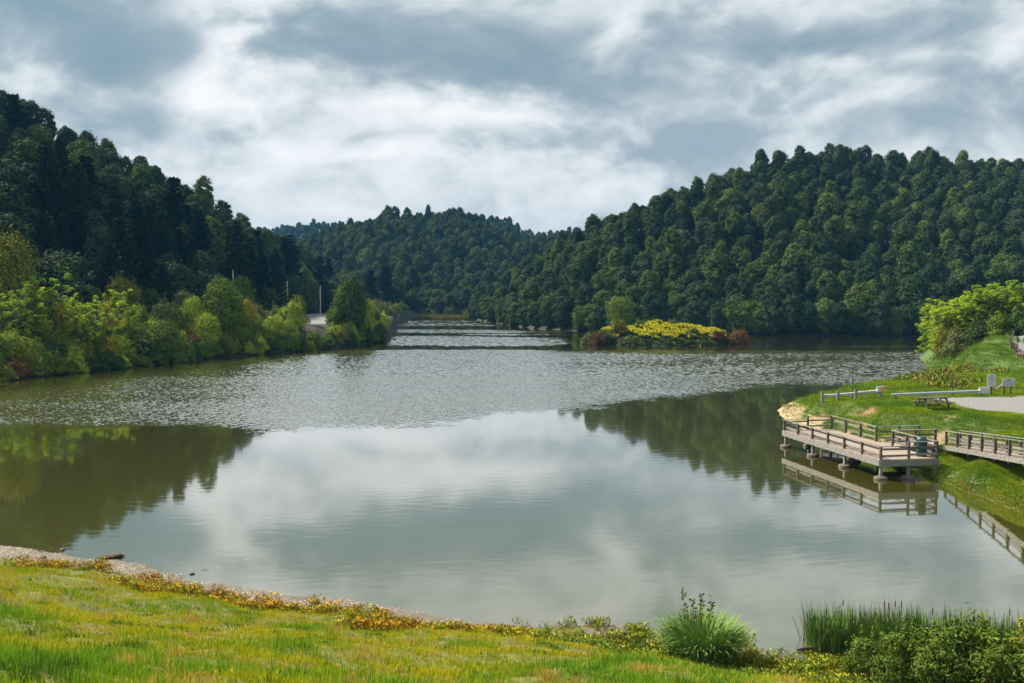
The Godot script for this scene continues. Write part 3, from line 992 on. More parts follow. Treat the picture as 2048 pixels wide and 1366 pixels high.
func build_west_bank() -> void:
	for i in 5: shrub_mesh.append(baked(shrub(3.6, 5.0, 40, 130, 0.15), M.green))
	for i in 3: sumac_mesh.append(baked(sumac(8.0, 8.0, 8, 14, 0.55), M.sumac))
	for i in 4: small_tree.append(baked(broadleaf(10.0, 7.4, 0.05, 52, 160, 0.19, [1.0, 0.8, 1.3, 1.0][i]), M.green))
	# single trees: column, distance, height, width, mesh set, material, label
	var trees := [
		[18, 141, 16.5, 9.5, small_tree[0], M.olive, "tall yellow-green tree rising above the bank shrubs below the pines"],
		[-60, 138, 13.0, 9.0, small_tree[1], M.green, "tall green tree at the end of the western bank"],
		[85, 139, 9.6, 8.4, sumac_mesh[0], M.sumac_b, "bright sumac with dark stems beside the tall yellow-green tree"],
		[130, 142, 7.0, 6.6, sumac_mesh[2], M.sumac, "low spreading yellow-green sumac between two larger sumacs"],
		[40, 134, 8.0, 7.0, sumac_mesh[1], M.sumac, "yellow-tipped sumac under the tall yellow-green tree"],
		[222, 146, 8.8, 6.2, sumac_mesh[1], M.sumac, "bright green sumac on thin pale stems above the dark shrubs"],
		[272, 147, 6.8, 5.0, sumac_mesh[2], M.sumac_b, "smaller bright green sumac leaning from the pale-stemmed one"],
		[442, 170, 11.8, 8.0, small_tree[3], M.green, "dense dark green tree with pale sunlit leaves on the bank"],
		[385, 166, 7.6, 4.4, small_tree[1], M.light_green, "small pale green tree beside the dense dark bank tree"],
		[492, 178, 7.6, 4.4, small_tree[2], M.yellow, "small yellowing tree behind the dense dark bank tree"],
		[597, 206, 7.0, 3.8, small_tree[0], M.olive, "small golden-green tree standing before the grey road"],
		[703, 208, 12.8, 8.4, small_tree[2], M.dark_green, "large dark tree with lighter edges near the end of the bank"],
		[732, 213, 9.2, 4.4, small_tree[1], M.light_green, "yellow-green tree leaning out at the tip of the bank"],
		[684, 211, 8.6, 3.8, small_tree[3], M.light_green, "light green tree against the large dark one by the road"],
		[165, 139, 7.6, 6.0, sumac_mesh[0], M.sumac, "fresh yellow-green sumac above the rust red shrubs"],
		[10, 131, 8.6, 6.5, sumac_mesh[2], M.sumac_b, "leafy sumac low on the bank beside the rust red shrubs"],
		[330, 152, 6.4, 6.0, small_tree[2], M.green, "spreading green tree between the pale-stemmed sumac and the pale tree"],
		[415, 163, 7.0, 5.0, small_tree[0], M.light_green, "light leafy tree against the dense dark bank tree"],
		[470, 171, 9.4, 5.6, small_tree[1], M.green, "green tree joined to the dense dark bank tree"],
		[548, 180, 5.6, 6.0, small_tree[3], M.light_green, "low light green tree before the roadside pole"],
		[756, 216, 4.6, 4.0, small_tree[0], M.dark_green, "dark low tree over the water at the tip of the bank"],
		[245, 172, 10.5, 7.0, small_tree[0], M.olive, "rounded yellow-green tree at the foot of the pines"],
		[190, 170, 8.0, 5.5, small_tree[2], M.olive, "thin brownish tree next to the rounded yellow-green one"],
		[370, 182, 7.5, 5.6, small_tree[1], M.sage, "grey-green bushy tree on the slope below the pines"],
		[300, 180, 8.0, 6.5, small_tree[3], M.dark_green, "dark rounded tree on the slope below the pines"],
		[480, 215, 11.0, 8.5, small_tree[3], M.green, "fresh green rounded tree behind the first utility pole"],
		[120, 165, 9.0, 7.0, small_tree[1], M.dark_green, "dark green tree behind the sumacs"],
		[435, 200, 8.0, 7.0, small_tree[2], M.dark_green, "dark tree on the slope behind the dense bank tree"],
		[530, 240, 9.0, 8.0, small_tree[1], M.dark_green, "dark tree where the hillside meets the road"],
		[555, 262, 9.0, 8.0, small_tree[0], M.green, "green tree beside the road below the hillside"],
	]
	for t in trees:
		var src: Array = t[4]
		var is_sumac := sumac_mesh.has(src)
		var bx: AABB = src[1].get_aabb()
		var s := Vector3(t[3] / bx.size.x, t[2] / bx.end.y, t[3] / bx.size.z)
		plant("sumac" if is_sumac else "bank_tree", src, west_spot(t[0], t[1]), s, t[5], t[6], "sumac tree" if is_sumac else "tree", "", "crown", "stem" if is_sumac else "trunk")
	# shrubs in rows from the waterline up the bank
	var looks := [["rust", M.rust, "rust red"], ["orange", M.orange, "orange tinged"], ["green", M.green, "mid green"], ["dark", M.dark_green, "dark green"], ["light", M.light_green, "light green"], ["sage", M.sage, "grey-green"], ["yellow", M.yellow, "yellow flowering"], ["olive", M.olive, "olive"]]
	var rows := [[1.0, 2.1, 17.0, [3, 7, 2, 3, 3, 2, 4, 2, 3, 3, 2, 2], "shrub overhanging the water along the western bank"], [6.0, 2.8, 21.0, [2, 4, 3, 7, 4, 2, 6, 2, 3, 2, 4, 4], "shrub in the thicket halfway up the western bank"], [12.5, 3.3, 26.0, [4, 2, 5, 6, 3, 2, 4, 5, 2, 4], "shrub on top of the western bank"], [21.0, 3.0, 34.0, [3, 5, 2, 3, 5, 2], "shrub along the roadside at the foot of the western hill"], [34.0, 3.0, 60.0, [3, 3, 5, 2], "shrub scattered over the bench below the western hill"]]
	for r in rows:
		var col := -150.0
		while col < 762.0:
			var d: float = look(left_hill, col, 1) + r[0] + rr(-1.0, 1.2)
			var near_road: bool = col > 588 and col < 668 and r[0] > 4.0
			var ch: Array = r[3]
			var pick: Array = looks[ch[rng.randi() % ch.size()]]
			if col < 110 and r[0] < 3.0: pick = looks[[0, 7, 2, 7, 3][rng.randi() % 5]]
			if absf(col - 372.0) < 14.0 and r[0] > 3.0 and r[0] < 8.0: pick = looks[0]
			var hh: float = r[1] * rr(0.6, 1.5)
			var ww: float = r[1] * rr(1.1, 1.8)
			if d < look(left_hill, col, 2) + 6.0 and not near_road:
				var src: Array = shrub_mesh[rng.randi() % 5]
				var pos := west_spot(col, d)
				pos.y = maxf(pos.y, 0.0)
				plant("shrub", src, pos, Vector3(ww / 5.0, hh / 3.6, ww / 5.0), pick[1], pick[2] + " " + r[4], "shrub", pick[2] + " shrubs of the western bank", "foliage", "stem")
			col += r[2] * rr(0.65, 1.2) * 145.0 / d
	# road and its guard rail
	var mid := [Vector2(-40, -214), Vector2(-45, -240), Vector2(-50, -262), Vector2(-56, -290), Vector2(-64, -320), Vector2(-74, -352), Vector2(-80, -385)]
	var m := MB.new()
	for i in mid.size() - 1:
		for k in 4:
			var a: Vector2 = mid[i].lerp(mid[i + 1], k / 4.0)
			var b: Vector2 = mid[i].lerp(mid[i + 1], (k + 1) / 4.0)
			var sd := (b - a).normalized().orthogonal() * 3.3
			m.quad(Vector3(a.x - sd.x, 4.06, a.y - sd.y), Vector3(a.x + sd.x, 4.06, a.y + sd.y), Vector3(b.x + sd.x, 4.06, b.y + sd.y), Vector3(b.x - sd.x, 4.06, b.y - sd.y), Vector3.UP)
	structure("road", m.mesh(M.asphalt), "pale grey road bending along the western bank")
	var g := thing("guard_rail", "dark low guard rail beside the road on the western bank", "guard rail", Vector3(-59, 4.0, -318))
	board(g, "rail", Vector3(0, 0.55, 0), Vector3(9, 0.5, 3.5), 0.1, 0.3, M.brown)
	for k in 6: post(g, "post", Vector3(k * 1.75, -0.2, k * 0.68 + 0.1), 0.72, 0.16, M.brown)
	# utility poles: column, distance, top height
	var poles := [[467, 214, 15.4, "utility pole above the dense dark bank tree"], [575, 262, 13.7, "utility pole on the roadside before the bend"], [641, 312, 13.0, "utility pole standing at the guard rail of the road"], [749, 390, 8.6, "short utility pole just past the tip of the bank"], [770, 410, 7.4, "first of two utility poles beside the far reeds"], [789, 424, 8.2, "second of two utility poles beside the far reeds"]]
	for q in poles:
		var p := west_spot(q[0], q[1])
		var o := thing("utility_pole", "weathered pale wooden " + q[3], "pole", p)
		var pm := MB.new()
		pm.tube([Vector3(0, -0.5, 0), Vector3(0, q[2] - p.y, 0)], [0.2, 0.14], 8)
		part(o, "shaft", pm.mesh(M.pole))
		var im := MB.new()
		im.lathe([Vector2(0.0, 0.3), Vector2(0.07, 0.28), Vector2(0.1, 0.16), Vector2(0.05, 0.1), Vector2(0.09, 0.04), Vector2(0.05, 0)], 8, Vector3(0, q[2] - p.y - 0.02, 0))
		part(o, "insulator", im.mesh(M.steel))

func build_island() -> void:
	var gold := []
	var fringe := []
	for i in 2600:
		var x := rr(14, 50)
		var z := rr(-231, -201)
		var h := island_height(x, z)
		if h < 0.12: continue
		var n := noise_b.get_noise_2d(x * 2.5, z * 2.5)
		if h < 0.9 or n < -0.16 or rng.randf() < 0.22 or x < 20.0 or x > 45.0:
			fringe.append([spot_t(Vector3(x, h - 0.05, z), rr(0.7, 1.2)), [Color(0.085, 0.13, 0.03), Color(0.05, 0.085, 0.025), Color(0.14, 0.17, 0.035)][rng.randi() % 3]])
		else:
			gold.append([spot_t(Vector3(x, h - 0.05, z), rr(0.7, 1.15)), Color(0.85, 0.9, 0.9)])
	var m := MB.new()
	for i in 60:
		var a := rvec() * 0.5
		m.leaf(Vector3(a.x, absf(a.y) + 0.25, a.z), (rvec() + Vector3.UP).normalized() * 0.16, rvec() * 0.07, rvec(), Color(0.09, 0.14, 0.03) * rr(0.7, 1.3))
	for i in 60:
		var a := rvec()
		m.leaf(Vector3(a.x * 0.6, 0.85 + rr(-0.15, 0.25), a.z * 0.6), (rvec() + Vector3.UP * 0.5).normalized() * 0.14, rvec() * 0.08, Vector3.UP, Color(0.44, 0.40, 0.014) * rr(0.5, 1.2))
	var go := stuff("goldenrod", "yellow goldenrod blooming over the small island", "flowers")
	scatter(go, "flower_heads", m.mesh(M.any_leaf), gold, 1.0)
	var f := MB.new()
	for i in 90:
		var a := rvec()
		f.leaf(Vector3(a.x * 0.7, absf(a.y) * 0.6, a.z * 0.7), (rvec() + Vector3.UP).normalized() * 0.2, rvec() * 0.09, rvec(), tone(0.3))
	var gr := stuff("undergrowth", "green weeds fringing the small yellow island", "weeds")
	scatter(gr, "foliage", f.mesh(M.any_leaf), fringe)
	var trees := [[1243, 219, 8.0, 7.4, small_tree[0], M.green, "round green tree standing on the yellow island", "tree"], [1236, 210, 4.6, 5.0, shrub_mesh[0], M.olive, "olive bush below the round tree on the island", "bush"], [1196, 205, 3.2, 4.2, shrub_mesh[1], M.crimson, "dark red bush at the western end of the island", "bush"], [1215, 207, 3.2, 4.4, shrub_mesh[2], M.dark_green, "dark green bush beside the dark red island bush", "bush"], [1178, 208, 3.2, 4.0, shrub_mesh[3], M.sage, "grey-green bush at the western tip of the island", "bush"], [1312, 222, 3.4, 3.2, shrub_mesh[4], M.dark_green, "small dark conical bush among the goldenrod", "bush"], [1480, 210, 4.2, 6.0, shrub_mesh[0], M.rust, "large russet bush at the eastern tip of the island", "bush"], [1437, 206, 2.6, 4.6, shrub_mesh[1], M.crimson, "low crimson bush next to the large russet one", "bush"], [1462, 206, 2.4, 3.4, shrub_mesh[2], M.rust, "small brownish bush between the crimson and russet bushes", "bush"], [1385, 206, 2.6, 4.4, shrub_mesh[3], M.sage, "pale green rounded bush in the middle of the goldenrod", "bush"], [1345, 222, 3.0, 4.2, shrub_mesh[4], M.sage, "pale green bush on the crest of the island", "bush"], [1280, 214, 2.8, 3.6, shrub_mesh[3], M.green, "green bush beside the goldenrod under the island tree", "bush"]]
	for t in trees:
		var p := flat(t[0], t[1])
		var src: Array = t[4]
		var bx: AABB = src[1].get_aabb()
		plant("island_tree" if t[7] == "tree" else "island_bush", src, Vector3(p.x, maxf(0.0, island_height(p.x, p.y)) - 0.1, p.y), Vector3(t[3] / bx.size.x, t[2] / bx.end.y, t[3] / bx.size.z), t[5], t[6], t[7], "", "foliage", "stem")

func build_far_end() -> void:
	var reeds := []
	for i in 1500:
		var col := rr(788, 940)
		var p := flat(col, rr(417, 430))
		reeds.append([spot_t(Vector3(p.x, -0.1, p.y), rr(0.8, 1.3)), Color(0.16, 0.16, 0.06) * rr(0.75, 1.25)])
	var o := stuff("reeds", "pale reed belt along the far end of the lake", "reeds")
	scatter(o, "foliage", tuft(26, 1.7, 0.8, 0.1, 0.6).mesh(M.blades), reeds)
	var k := 0
	for col in [800, 818, 836, 850, 868, 884, 902, 918, 934, 948, 826, 862, 895, 925, 785, 808, 845, 878, 912]:
		var back := k > 9
		var d: float = rr(430, 436) if not back else rr(440, 448)
		var p := flat(col + rr(-5, 5), d)
		var h := rr(3.5, 6.0) if not back else rr(7.0, 9.5)
		var src: Array = small_tree[k % 4] if back else shrub_mesh[k % 5]
		var bx: AABB = src[1].get_aabb()
		var w := h * (rr(0.9, 1.1) if back else rr(1.2, 1.6))
		plant("reedside_shrub", src, Vector3(p.x, 0.5, p.y), Vector3(w / bx.size.x, h / bx.end.y, w / bx.size.z), [M.sage, M.sage, M.green][k % 3], "grey-green rounded tree behind the far reed belt" if back else "low bush at the back edge of the far reed belt", "shrub", "trees behind the far reeds" if back else "bushes of the far reeds", "foliage", "stem")
		k += 1
	# low point of brush where the west bank runs out
	for q in [[758, 245, 2.2, 4.0], [776, 300, 2.4, 6.0], [786, 340, 2.6, 7.0], [758, 300, 3.6, 7.0], [752, 270, 3.4, 6.0], [776, 360, 3.4, 7.0], [800, 395, 3.0, 8.0], [752, 330, 4.5, 8.0]]:
		plant("point_shrub", shrub_mesh[k % 5], west_spot(q[0], q[1] + 3.0), Vector3(q[3] / 5.0, q[2] / 3.6, q[3] / 5.0), [M.sage, M.green][k % 2], "bush on the low point beyond the tip of the western bank", "shrub", "bushes of the low point", "foliage", "stem")
		k += 1

# ---------------------------------------------------------------- east headland
func east_at(x: float, d: float) -> Vector3:
	return Vector3(x, east_height(x, -d), -d)

func w_rail(len_: float, h: float) -> ArrayMesh:   # corrugated steel rail along x
	var m := MB.new()
	var prof := [Vector2(0.0, 0.0), Vector2(0.015, 0.06), Vector2(0.07, 0.12), Vector2(0.07, 0.2), Vector2(0.015, 0.28), Vector2(0.0, 0.38), Vector2(0.015, 0.48), Vector2(0.07, 0.56), Vector2(0.07, 0.76), Vector2(0.07, 0.8), Vector2(0.015, 0.94), Vector2(0.0, 1.0)]
	for i in prof.size() - 1:
		var a: Vector2 = prof[i]
		var b: Vector2 = prof[i + 1]
		for side in [0.0, -0.012]:
			var nn := Vector3(0, -(b.x - a.x), (b.y - a.y) * h).normalized() * (1.0 if side == 0.0 else -1.0)
			m.quad(Vector3(0, a.y * h, a.x + side), Vector3(len_, a.y * h, a.x + side), Vector3(len_, b.y * h, b.x + side), Vector3(0, b.y * h, b.x + side), nn)
	return m.mesh(M.steel)

func build_east_bank() -> void:
	# gravel lot
	var m := MB.new()
	var lot := PackedVector2Array()
	for q in [[31.6, 74.7], [31.3, 72.4], [31.5, 70.4], [32.2, 67.4], [33.2, 65.2], [35.2, 63.4], [40, 61.5], [60, 60], [60, 75], [44, 75.4], [38, 75.2], [33, 75.0]]: lot.append(Vector2(q[0], q[1]))
	for gx in range(112, 240):
		for gz in range(236, 304):
			var a := Vector2(gx * 0.25, gz * 0.25)
			if Geometry2D.is_point_in_polygon(a + Vector2(0.125, 0.125) + Vector2(noise_b.get_noise_2d(a.x * 9, a.y * 9), noise_b.get_noise_2d(a.x * 9 + 50, a.y * 9)) * 0.9, lot):
				var y := func(px: float, pd: float) -> float: return east_height(px, -pd) + 0.03
				m.quad(Vector3(a.x, y.call(a.x, a.y), -a.y), Vector3(a.x + 0.25, y.call(a.x + 0.25, a.y), -a.y), Vector3(a.x + 0.25, y.call(a.x + 0.25, a.y + 0.25), -a.y - 0.25), Vector3(a.x, y.call(a.x, a.y + 0.25), -a.y - 0.25), Vector3.UP)
	structure("gravel_lot", m.mesh(M.gravel), "pale grey gravel parking area behind the picnic table")
	# upper road
	var rm := MB.new()
	var edge := [Vector2(52.0, 99.0), Vector2(53.2, 102.5), Vector2(54.6, 107), Vector2(56.4, 112), Vector2(59.2, 118), Vector2(64.6, 128), Vector2(72, 140), Vector2(82, 153)]
	for i in edge.size() - 1:
		for k in 4:
			var a: Vector2 = edge[i].lerp(edge[i + 1], k / 4.0) + Vector2(0.4, 0)
			var b: Vector2 = edge[i].lerp(edge[i + 1], (k + 1) / 4.0) + Vector2(0.4, 0)
			for s in 5:
				var o := Vector2(1.6 * s, -0.25 * s)
				var o2 := Vector2(1.6 * (s + 1), -0.25 * (s + 1))
				var q := []
				for c in [a + o, a + o2, b + o2, b + o]: q.append(Vector3(c.x, east_height(c.x, -c.y) + 0.06, -c.y))
				rm.quad(q[0], q[1], q[2], q[3], Vector3.UP)
	structure("road", rm.mesh(M.asphalt), "worn grey road curving above the green slope")
	var g := thing("guard_rail", "rusty brown guard rail curving round the upper road", "guard rail", east_at(56.4, 112))
	for i in edge.size() - 1:
		var n := 3
		for k in n:
			var a: Vector2 = edge[i].lerp(edge[i + 1], float(k) / n)
			var b: Vector2 = edge[i].lerp(edge[i + 1], float(k + 1) / n)
			var pa := east_at(a.x, a.y) - g.position
			var pb := east_at(b.x, b.y) - g.position
			post(g, "post", pa + Vector3(-0.12, -0.2, 0), pa.y + 0.78, 0.17, M.brown)
			board(g, "rail", pa + Vector3(0, 0.6, 0), pb + Vector3(0, 0.6, 0), 0.08, 0.24, M.brown)
	var ring := thing("round_sign", "white round sign on a post beside the upper road", "sign", east_at(58.6, 113.5))
	var rmx := TorusMesh.new()
	rmx.inner_radius = 0.36; rmx.outer_radius = 0.5
	part(ring, "rim", rmx, Transform3D(Basis(Vector3.RIGHT, PI / 2), Vector3(0, 1.0, 0.05)), M.sign)
	var disc := CylinderMesh.new()
	disc.top_radius = 0.4; disc.bottom_radius = 0.4; disc.height = 0.03
	part(ring, "plate", disc, Transform3D(Basis(Vector3.RIGHT, PI / 2), Vector3(0, 1.0, 0.03)), M.pole)
	post(ring, "post", Vector3(0, -0.3, -0.06), 1.2, 0.1, M.brown)

	# low guard rail at the tip of the headland
	var gr := thing("guard_rail", "short silver guard rail on wooden posts at the headland tip", "guard rail", east_at(24.6, 78.6))
	var spots := [Vector2(24.6, 78.6), Vector2(25.7, 78.2), Vector2(27.0, 77.9), Vector2(28.7, 77.4)]
	var tops := []
	for i in 4:
		var p: Vector3 = east_at(spots[i].x, spots[i].y) - gr.position
		tops.append(p)
		var pm := MB.new()
		pm.tube([p + Vector3(0, -0.4, 0), p + Vector3(0, 0.66, 0), p + Vector3(0, 0.82, 0), p + Vector3(0, 0.84, 0)], [0.12, 0.115, 0.11, 0.02], 10)
		part(gr, "post", pm.mesh(M.wood))
	for i in 3:
		var d: Vector3 = tops[i + 1] - tops[i]
		var t := Transform3D(Basis(d.normalized(), Vector3.UP, d.normalized().cross(Vector3.UP)).orthonormalized(), tops[i] + Vector3(0, 0.36, -0.2))
		part(gr, "rail", w_rail(d.length(), 0.24), t)
	var e: Vector3 = tops[3]
	part(gr, "end_box", unit_box, Transform3D(Basis().scaled(Vector3(0.6, 0.42, 0.26)), e + Vector3(0.05, 0.66, 0.0)), M.steel)
	part(gr, "reflector", unit_box, Transform3D(Basis().scaled(Vector3(0.28, 0.34, 0.02)), e + Vector3(0.18, 0.66, 0.145)), plain(0.75, 0.25, 0.02, 0.5))
	# long swing barrier
	var ga := east_at(28.9, 75.8)
	var gb := east_at(36.7, 77.0)
	var sb := thing("barrier_rail", "long silver barrier rail across the gravel lot's lakeside edge", "barrier", ga)
	var dd := gb - ga
	var tt := Transform3D(Basis(dd.normalized(), Vector3.UP, dd.normalized().cross(Vector3.UP)).orthonormalized(), Vector3(0, 0.24, 0.1))
	part(sb, "rail", w_rail(dd.length(), 0.23), tt)
	part(sb, "end_plate", unit_box, Transform3D(Basis().scaled(Vector3(0.75, 0.48, 0.26)), dd + Vector3(-0.1, 0.4, 0.1)), M.steel)
	for f in [0.06, 0.36, 0.66, 0.95]:
		post(sb, "post", dd * f + Vector3(0, -0.4, -0.03), dd.y * f + 0.5, 0.13, M.wood_dark)

	# signs
	var s1 := thing("notice_sign", "tall white notice board of small print on one post", "sign", east_at(37.3, 77.2))
	post(s1, "post", Vector3(0.02, -0.3, -0.05), 1.1, 0.1, M.brown)
	var b1 := part(s1, "panel", unit_box, Transform3D(Basis().scaled(Vector3(0.68, 0.95, 0.03)), Vector3(0, 1.12, 0.02)), M.sign)
	b1.name = "panel"
	for q in [[1.5, 0.26, -0.02], [1.39, 0.5, 0.0], [1.28, 0.46, -0.03], [1.17, 0.52, 0.0], [1.0, 0.3, -0.08], [0.74, 0.22, 0.16]]:
		part(s1, "text_line", unit_box, Transform3D(Basis().scaled(Vector3(q[1], 0.028, 0.006)), Vector3(q[2], q[0], 0.038)), M.ink)
	var s2 := thing("park_sign", "wide white sign with yellow-green arc on two posts", "sign", east_at(38.7, 77.4))
	for x in [-0.3, 0.22]: post(s2, "post", Vector3(x, -0.3, -0.05), 1.0, 0.1, M.brown)
	part(s2, "panel", unit_box, Transform3D(Basis().scaled(Vector3(1.0, 0.64, 0.03)), Vector3(0, 0.98, 0.02)), M.sign)
	var arc := MB.new()
	for i in 10:
		var a0 := PI * i / 10.0
		var a1 := PI * (i + 1) / 10.0
		arc.quad(Vector3(0.05, 1.1, 0.04), Vector3(0.05 + cos(a0) * 0.22, 1.1 + sin(a0) * 0.15, 0.04), Vector3(0.05 + cos(a1) * 0.22, 1.1 + sin(a1) * 0.15, 0.04), Vector3(0.05, 1.1, 0.04), Vector3(0, 0, 1))
	part(s2, "emblem", arc.mesh(plain(0.45, 0.5, 0.03)))
	for x in [-0.07, 0.05, 0.17]:
		var dm := CylinderMesh.new()
		dm.top_radius = 0.045; dm.bottom_radius = 0.045; dm.height = 0.01
		part(s2, "dot", dm, Transform3D(Basis(Vector3.RIGHT, PI / 2), Vector3(x, 1.15, 0.046)), M.ink)
	for q in [[-0.32, 0.13], [-0.16, 0.11], [0.0, 0.13], [0.16, 0.11], [0.32, 0.12]]:
		part(s2, "letter", unit_box, Transform3D(Basis().scaled(Vector3(q[1], 0.15, 0.006)), Vector3(q[0], 0.96, 0.038)), plain(0.28, 0.32, 0.36))
	part(s2, "text_line", unit_box, Transform3D(Basis().scaled(Vector3(0.8, 0.03, 0.006)), Vector3(0, 0.8, 0.038)), M.ink)
	# thin posts
	var t1 := thing("metal_stake", "thin tall dark stake beside the short guard rail", "stake", east_at(26.9, 78.4))
	var tm := MB.new()
	tm.tube([Vector3(0, -0.3, 0), Vector3(0, 2.15, 0)], [0.035, 0.03], 6)
	part(t1, "rod", tm.mesh(M.brown)); part(t1, "cap", unit_box, Transform3D(Basis().scaled(Vector3(0.09, 0.12, 0.09)), Vector3(0, 2.2, 0)), M.brown)
	var t2 := thing("metal_stake", "dark stake standing behind the long barrier rail", "stake", east_at(35.6, 80.2))
	part(t2, "rod", tm.mesh(M.brown), Transform3D(Basis().scaled(Vector3(1.4, 0.6, 1.4)))); part(t2, "cap", unit_box, Transform3D(Basis().scaled(Vector3(0.1, 0.08, 0.1)), Vector3(0, 1.3, 0)), M.brown)
	# fallen timber behind the signs
	var fl := thing("fallen_plank", "broken brown plank lying on the grass behind the signs", "plank", east_at(38.3, 79.0))
	board(fl, "plank", Vector3(-0.4, 0.12, 0), Vector3(0.7, 0.55, -0.4), 0.22, 0.06, M.brown)
	board(fl, "splinter", Vector3(0.15, 0.26, 0.12), Vector3(0.85, 0.62, -0.3), 0.09, 0.05, M.dry_wood)
	# shelter at the lot
	var hut := thing("shelter", "brown clad park shelter with a white roof edge", "shelter", east_at(44.6, 80.0))
	hut.position.y = 2.62
	for k in 26:
		board(hut, "siding_board", Vector3(-2.15, 0.22 + k * 0.1, 2.0), Vector3(2.2, 0.22 + k * 0.1, 2.0), 0.05, 0.092, M.dry_wood)
		board(hut, "siding_board", Vector3(-2.17, 0.22 + k * 0.1, 1.96), Vector3(-2.17, 0.22 + k * 0.1, -2.0), 0.05, 0.092, M.dry_wood)
	part(hut, "wall", unit_box, Transform3D(Basis().scaled(Vector3(4.2, 2.9, 3.9)), Vector3(0, 1.4, 0)), M.brown)
	part(hut, "base", unit_box, Transform3D(Basis().scaled(Vector3(4.7, 0.24, 4.4)), Vector3(0, 0.03, 0)), M.concrete)
	for sg in [-1.0, 1.0]:
		part(hut, "roof_slope", unit_box, Transform3D(Basis(Vector3.BACK, -sg * 0.3) * Basis().scaled(Vector3(3.0, 0.1, 5.2)), Vector3(sg * 1.42, 3.22, 0)), M.brown)
		part(hut, "fascia", unit_box, Transform3D(Basis(Vector3.BACK, -sg * 0.3) * Basis().scaled(Vector3(3.05, 0.24, 0.05)), Vector3(sg * 1.42, 3.2, 2.64)), M.sign)
	# picnic table
	var pt := thing("picnic_table", "dark weathered picnic table on the grass beside the gravel", "picnic table", east_at(29.2, 68.8), deg_to_rad(16))
	for k in 5: board(pt, "top_plank", Vector3(-1.15, 0.76, -0.32 + k * 0.16), Vector3(1.15, 0.76, -0.32 + k * 0.16), 0.15, 0.045, M.wood_dark)
	for sg in [-1.0, 1.0]:
		for k in 2: board(pt, "bench_plank", Vector3(-1.15, 0.45, sg * (0.66 + k * 0.15)), Vector3(1.15, 0.45, sg * (0.66 + k * 0.15)), 0.14, 0.045, M.wood_dark)
		board(pt, "seat_beam", Vector3(sg * 0.82, 0.4, -0.8), Vector3(sg * 0.82, 0.4, 0.8), 0.05, 0.1, M.wood_dark)
		board(pt, "top_beam", Vector3(sg * 0.82, 0.69, -0.38), Vector3(sg * 0.82, 0.69, 0.38), 0.05, 0.09, M.wood_dark)
		for s2_ in [-1.0, 1.0]:
			board(pt, "leg", Vector3(sg * 0.88, -0.12, s2_ * 0.66), Vector3(sg * 0.88, 0.72, s2_ * 0.25), 0.05, 0.12, M.wood_dark)
	# shrubs and sumacs of the slope
	var big := [baked(sumac(9.0, 9.0, 14, 32, 0.55), M.sumac), baked(sumac(8.5, 9.0, 15, 32, 0.55), M.sumac)]
	var sm := [[61.5, 139, 7.6, 8.6, "sumac leaning over the water at the lakeward end of the sumac thicket"], [66, 136, 8.0, 9.2, "tall yellow-crowned sumac in the middle of the sumac thicket"], [71, 134, 7.4, 9.0, "bushy sumac rising behind the bend of the upper road"], [77, 137, 7.2, 9.0, "sumac beside the straight of the upper road"], [68, 144, 7.6, 9.0, "sumac at the back of the sumac thicket"], [63.5, 146, 7.0, 8.5, "shaded sumac over the water behind the thicket"], [83, 142, 9.2, 9.0, "outermost sumac up the road"]]
	var k := 0
	for t in sm:
		var src: Array = big[k % 2]
		var bx: AABB = src[1].get_aabb()
		plant("sumac", src, east_at(t[0], t[1]), Vector3(t[3] / bx.size.x, t[2] / bx.end.y, t[3] / bx.size.z), M.sumac if k % 2 == 0 else M.sumac_b, t[4], "sumac tree", "", "crown", "stem")
		k += 1
	for t in [[58.6, 134, 3.6, 4.2, M.olive, "yellow-flowered bush at the waterside under the sumacs"], [62.5, 133, 3.4, 4.5, M.dark_green, "dark bush in the shade under the leaning sumac"], [67, 130, 3.6, 5.0, M.dark_green, "dark bush in the shade behind the green slope"], [71, 128.5, 3.4, 5.0, M.dark_green, "dark bush beside the curve of the guard rail"], [64.5, 131.5, 3.0, 4.5, M.green, "leafy green bush at the top of the green slope"], [57.4, 128.5, 2.2, 3.0, M.sage, "feathery grey-green bush at the foot of the green slope"], [54.6, 121.5, 2.8, 3.8, M.sage, "rounded feathery willow bush at the water's edge below the slope"]]:
		plant("slope_bush", shrub_mesh[k % 5], east_at(t[0], t[1]), Vector3(t[3] / 5.0, t[2] / 3.6, t[3] / 5.0), t[4], t[5], "bush", "", "foliage", "stem")
		k += 1
	# turf
	var spots1 := []
	for i in 46000:
		var u := rng.randf()
		var d := rr(43, 82) if u < 0.6 else rr(82, 150)
		var x := rr(22.5, 0.535 * d + 3.0)
		if x < 22.5: continue
		var y := east_height(x, -d)
		if y < 0.05: continue
		if Geometry2D.is_point_in_polygon(Vector2(x, d), lot): continue
		var tint := east_tint(Vector3(x, y, -d))
		if tint.r > 0.2 and rng.randf() < 0.93: continue
		if d > 98 and x > look(road_edge, d, 1) - 0.3 and d < 140: continue
		var n := noise_b.get_noise_2d(x * 4.0, d * 4.0)
		var c := Color(0.10, 0.21, 0.02).lerp(Color(0.21, 0.29, 0.02), clampf(0.5 + n * 1.4 + rr(-0.2, 0.2), 0, 1))
		if d > 98: c = Color(0.08, 0.19, 0.025).lerp(Color(0.16, 0.24, 0.028), clampf(0.5 + n * 1.6, 0, 1))
		if y < 0.45 and rng.randf() < 0.4: c = Color(0.24, 0.22, 0.03)
		var s := rr(0.7, 1.3) * (1.0 if d < 82 else 1.7)
		spots1.append([spot_t(Vector3(x, y, -d), s), c])
	var turf := stuff("grass", "mown green turf of the headland behind the dock", "grass")
	scatter(turf, "blades", tuft(30, 0.10, 0.36, 0.03, 1.2).mesh(M.blades), spots1)
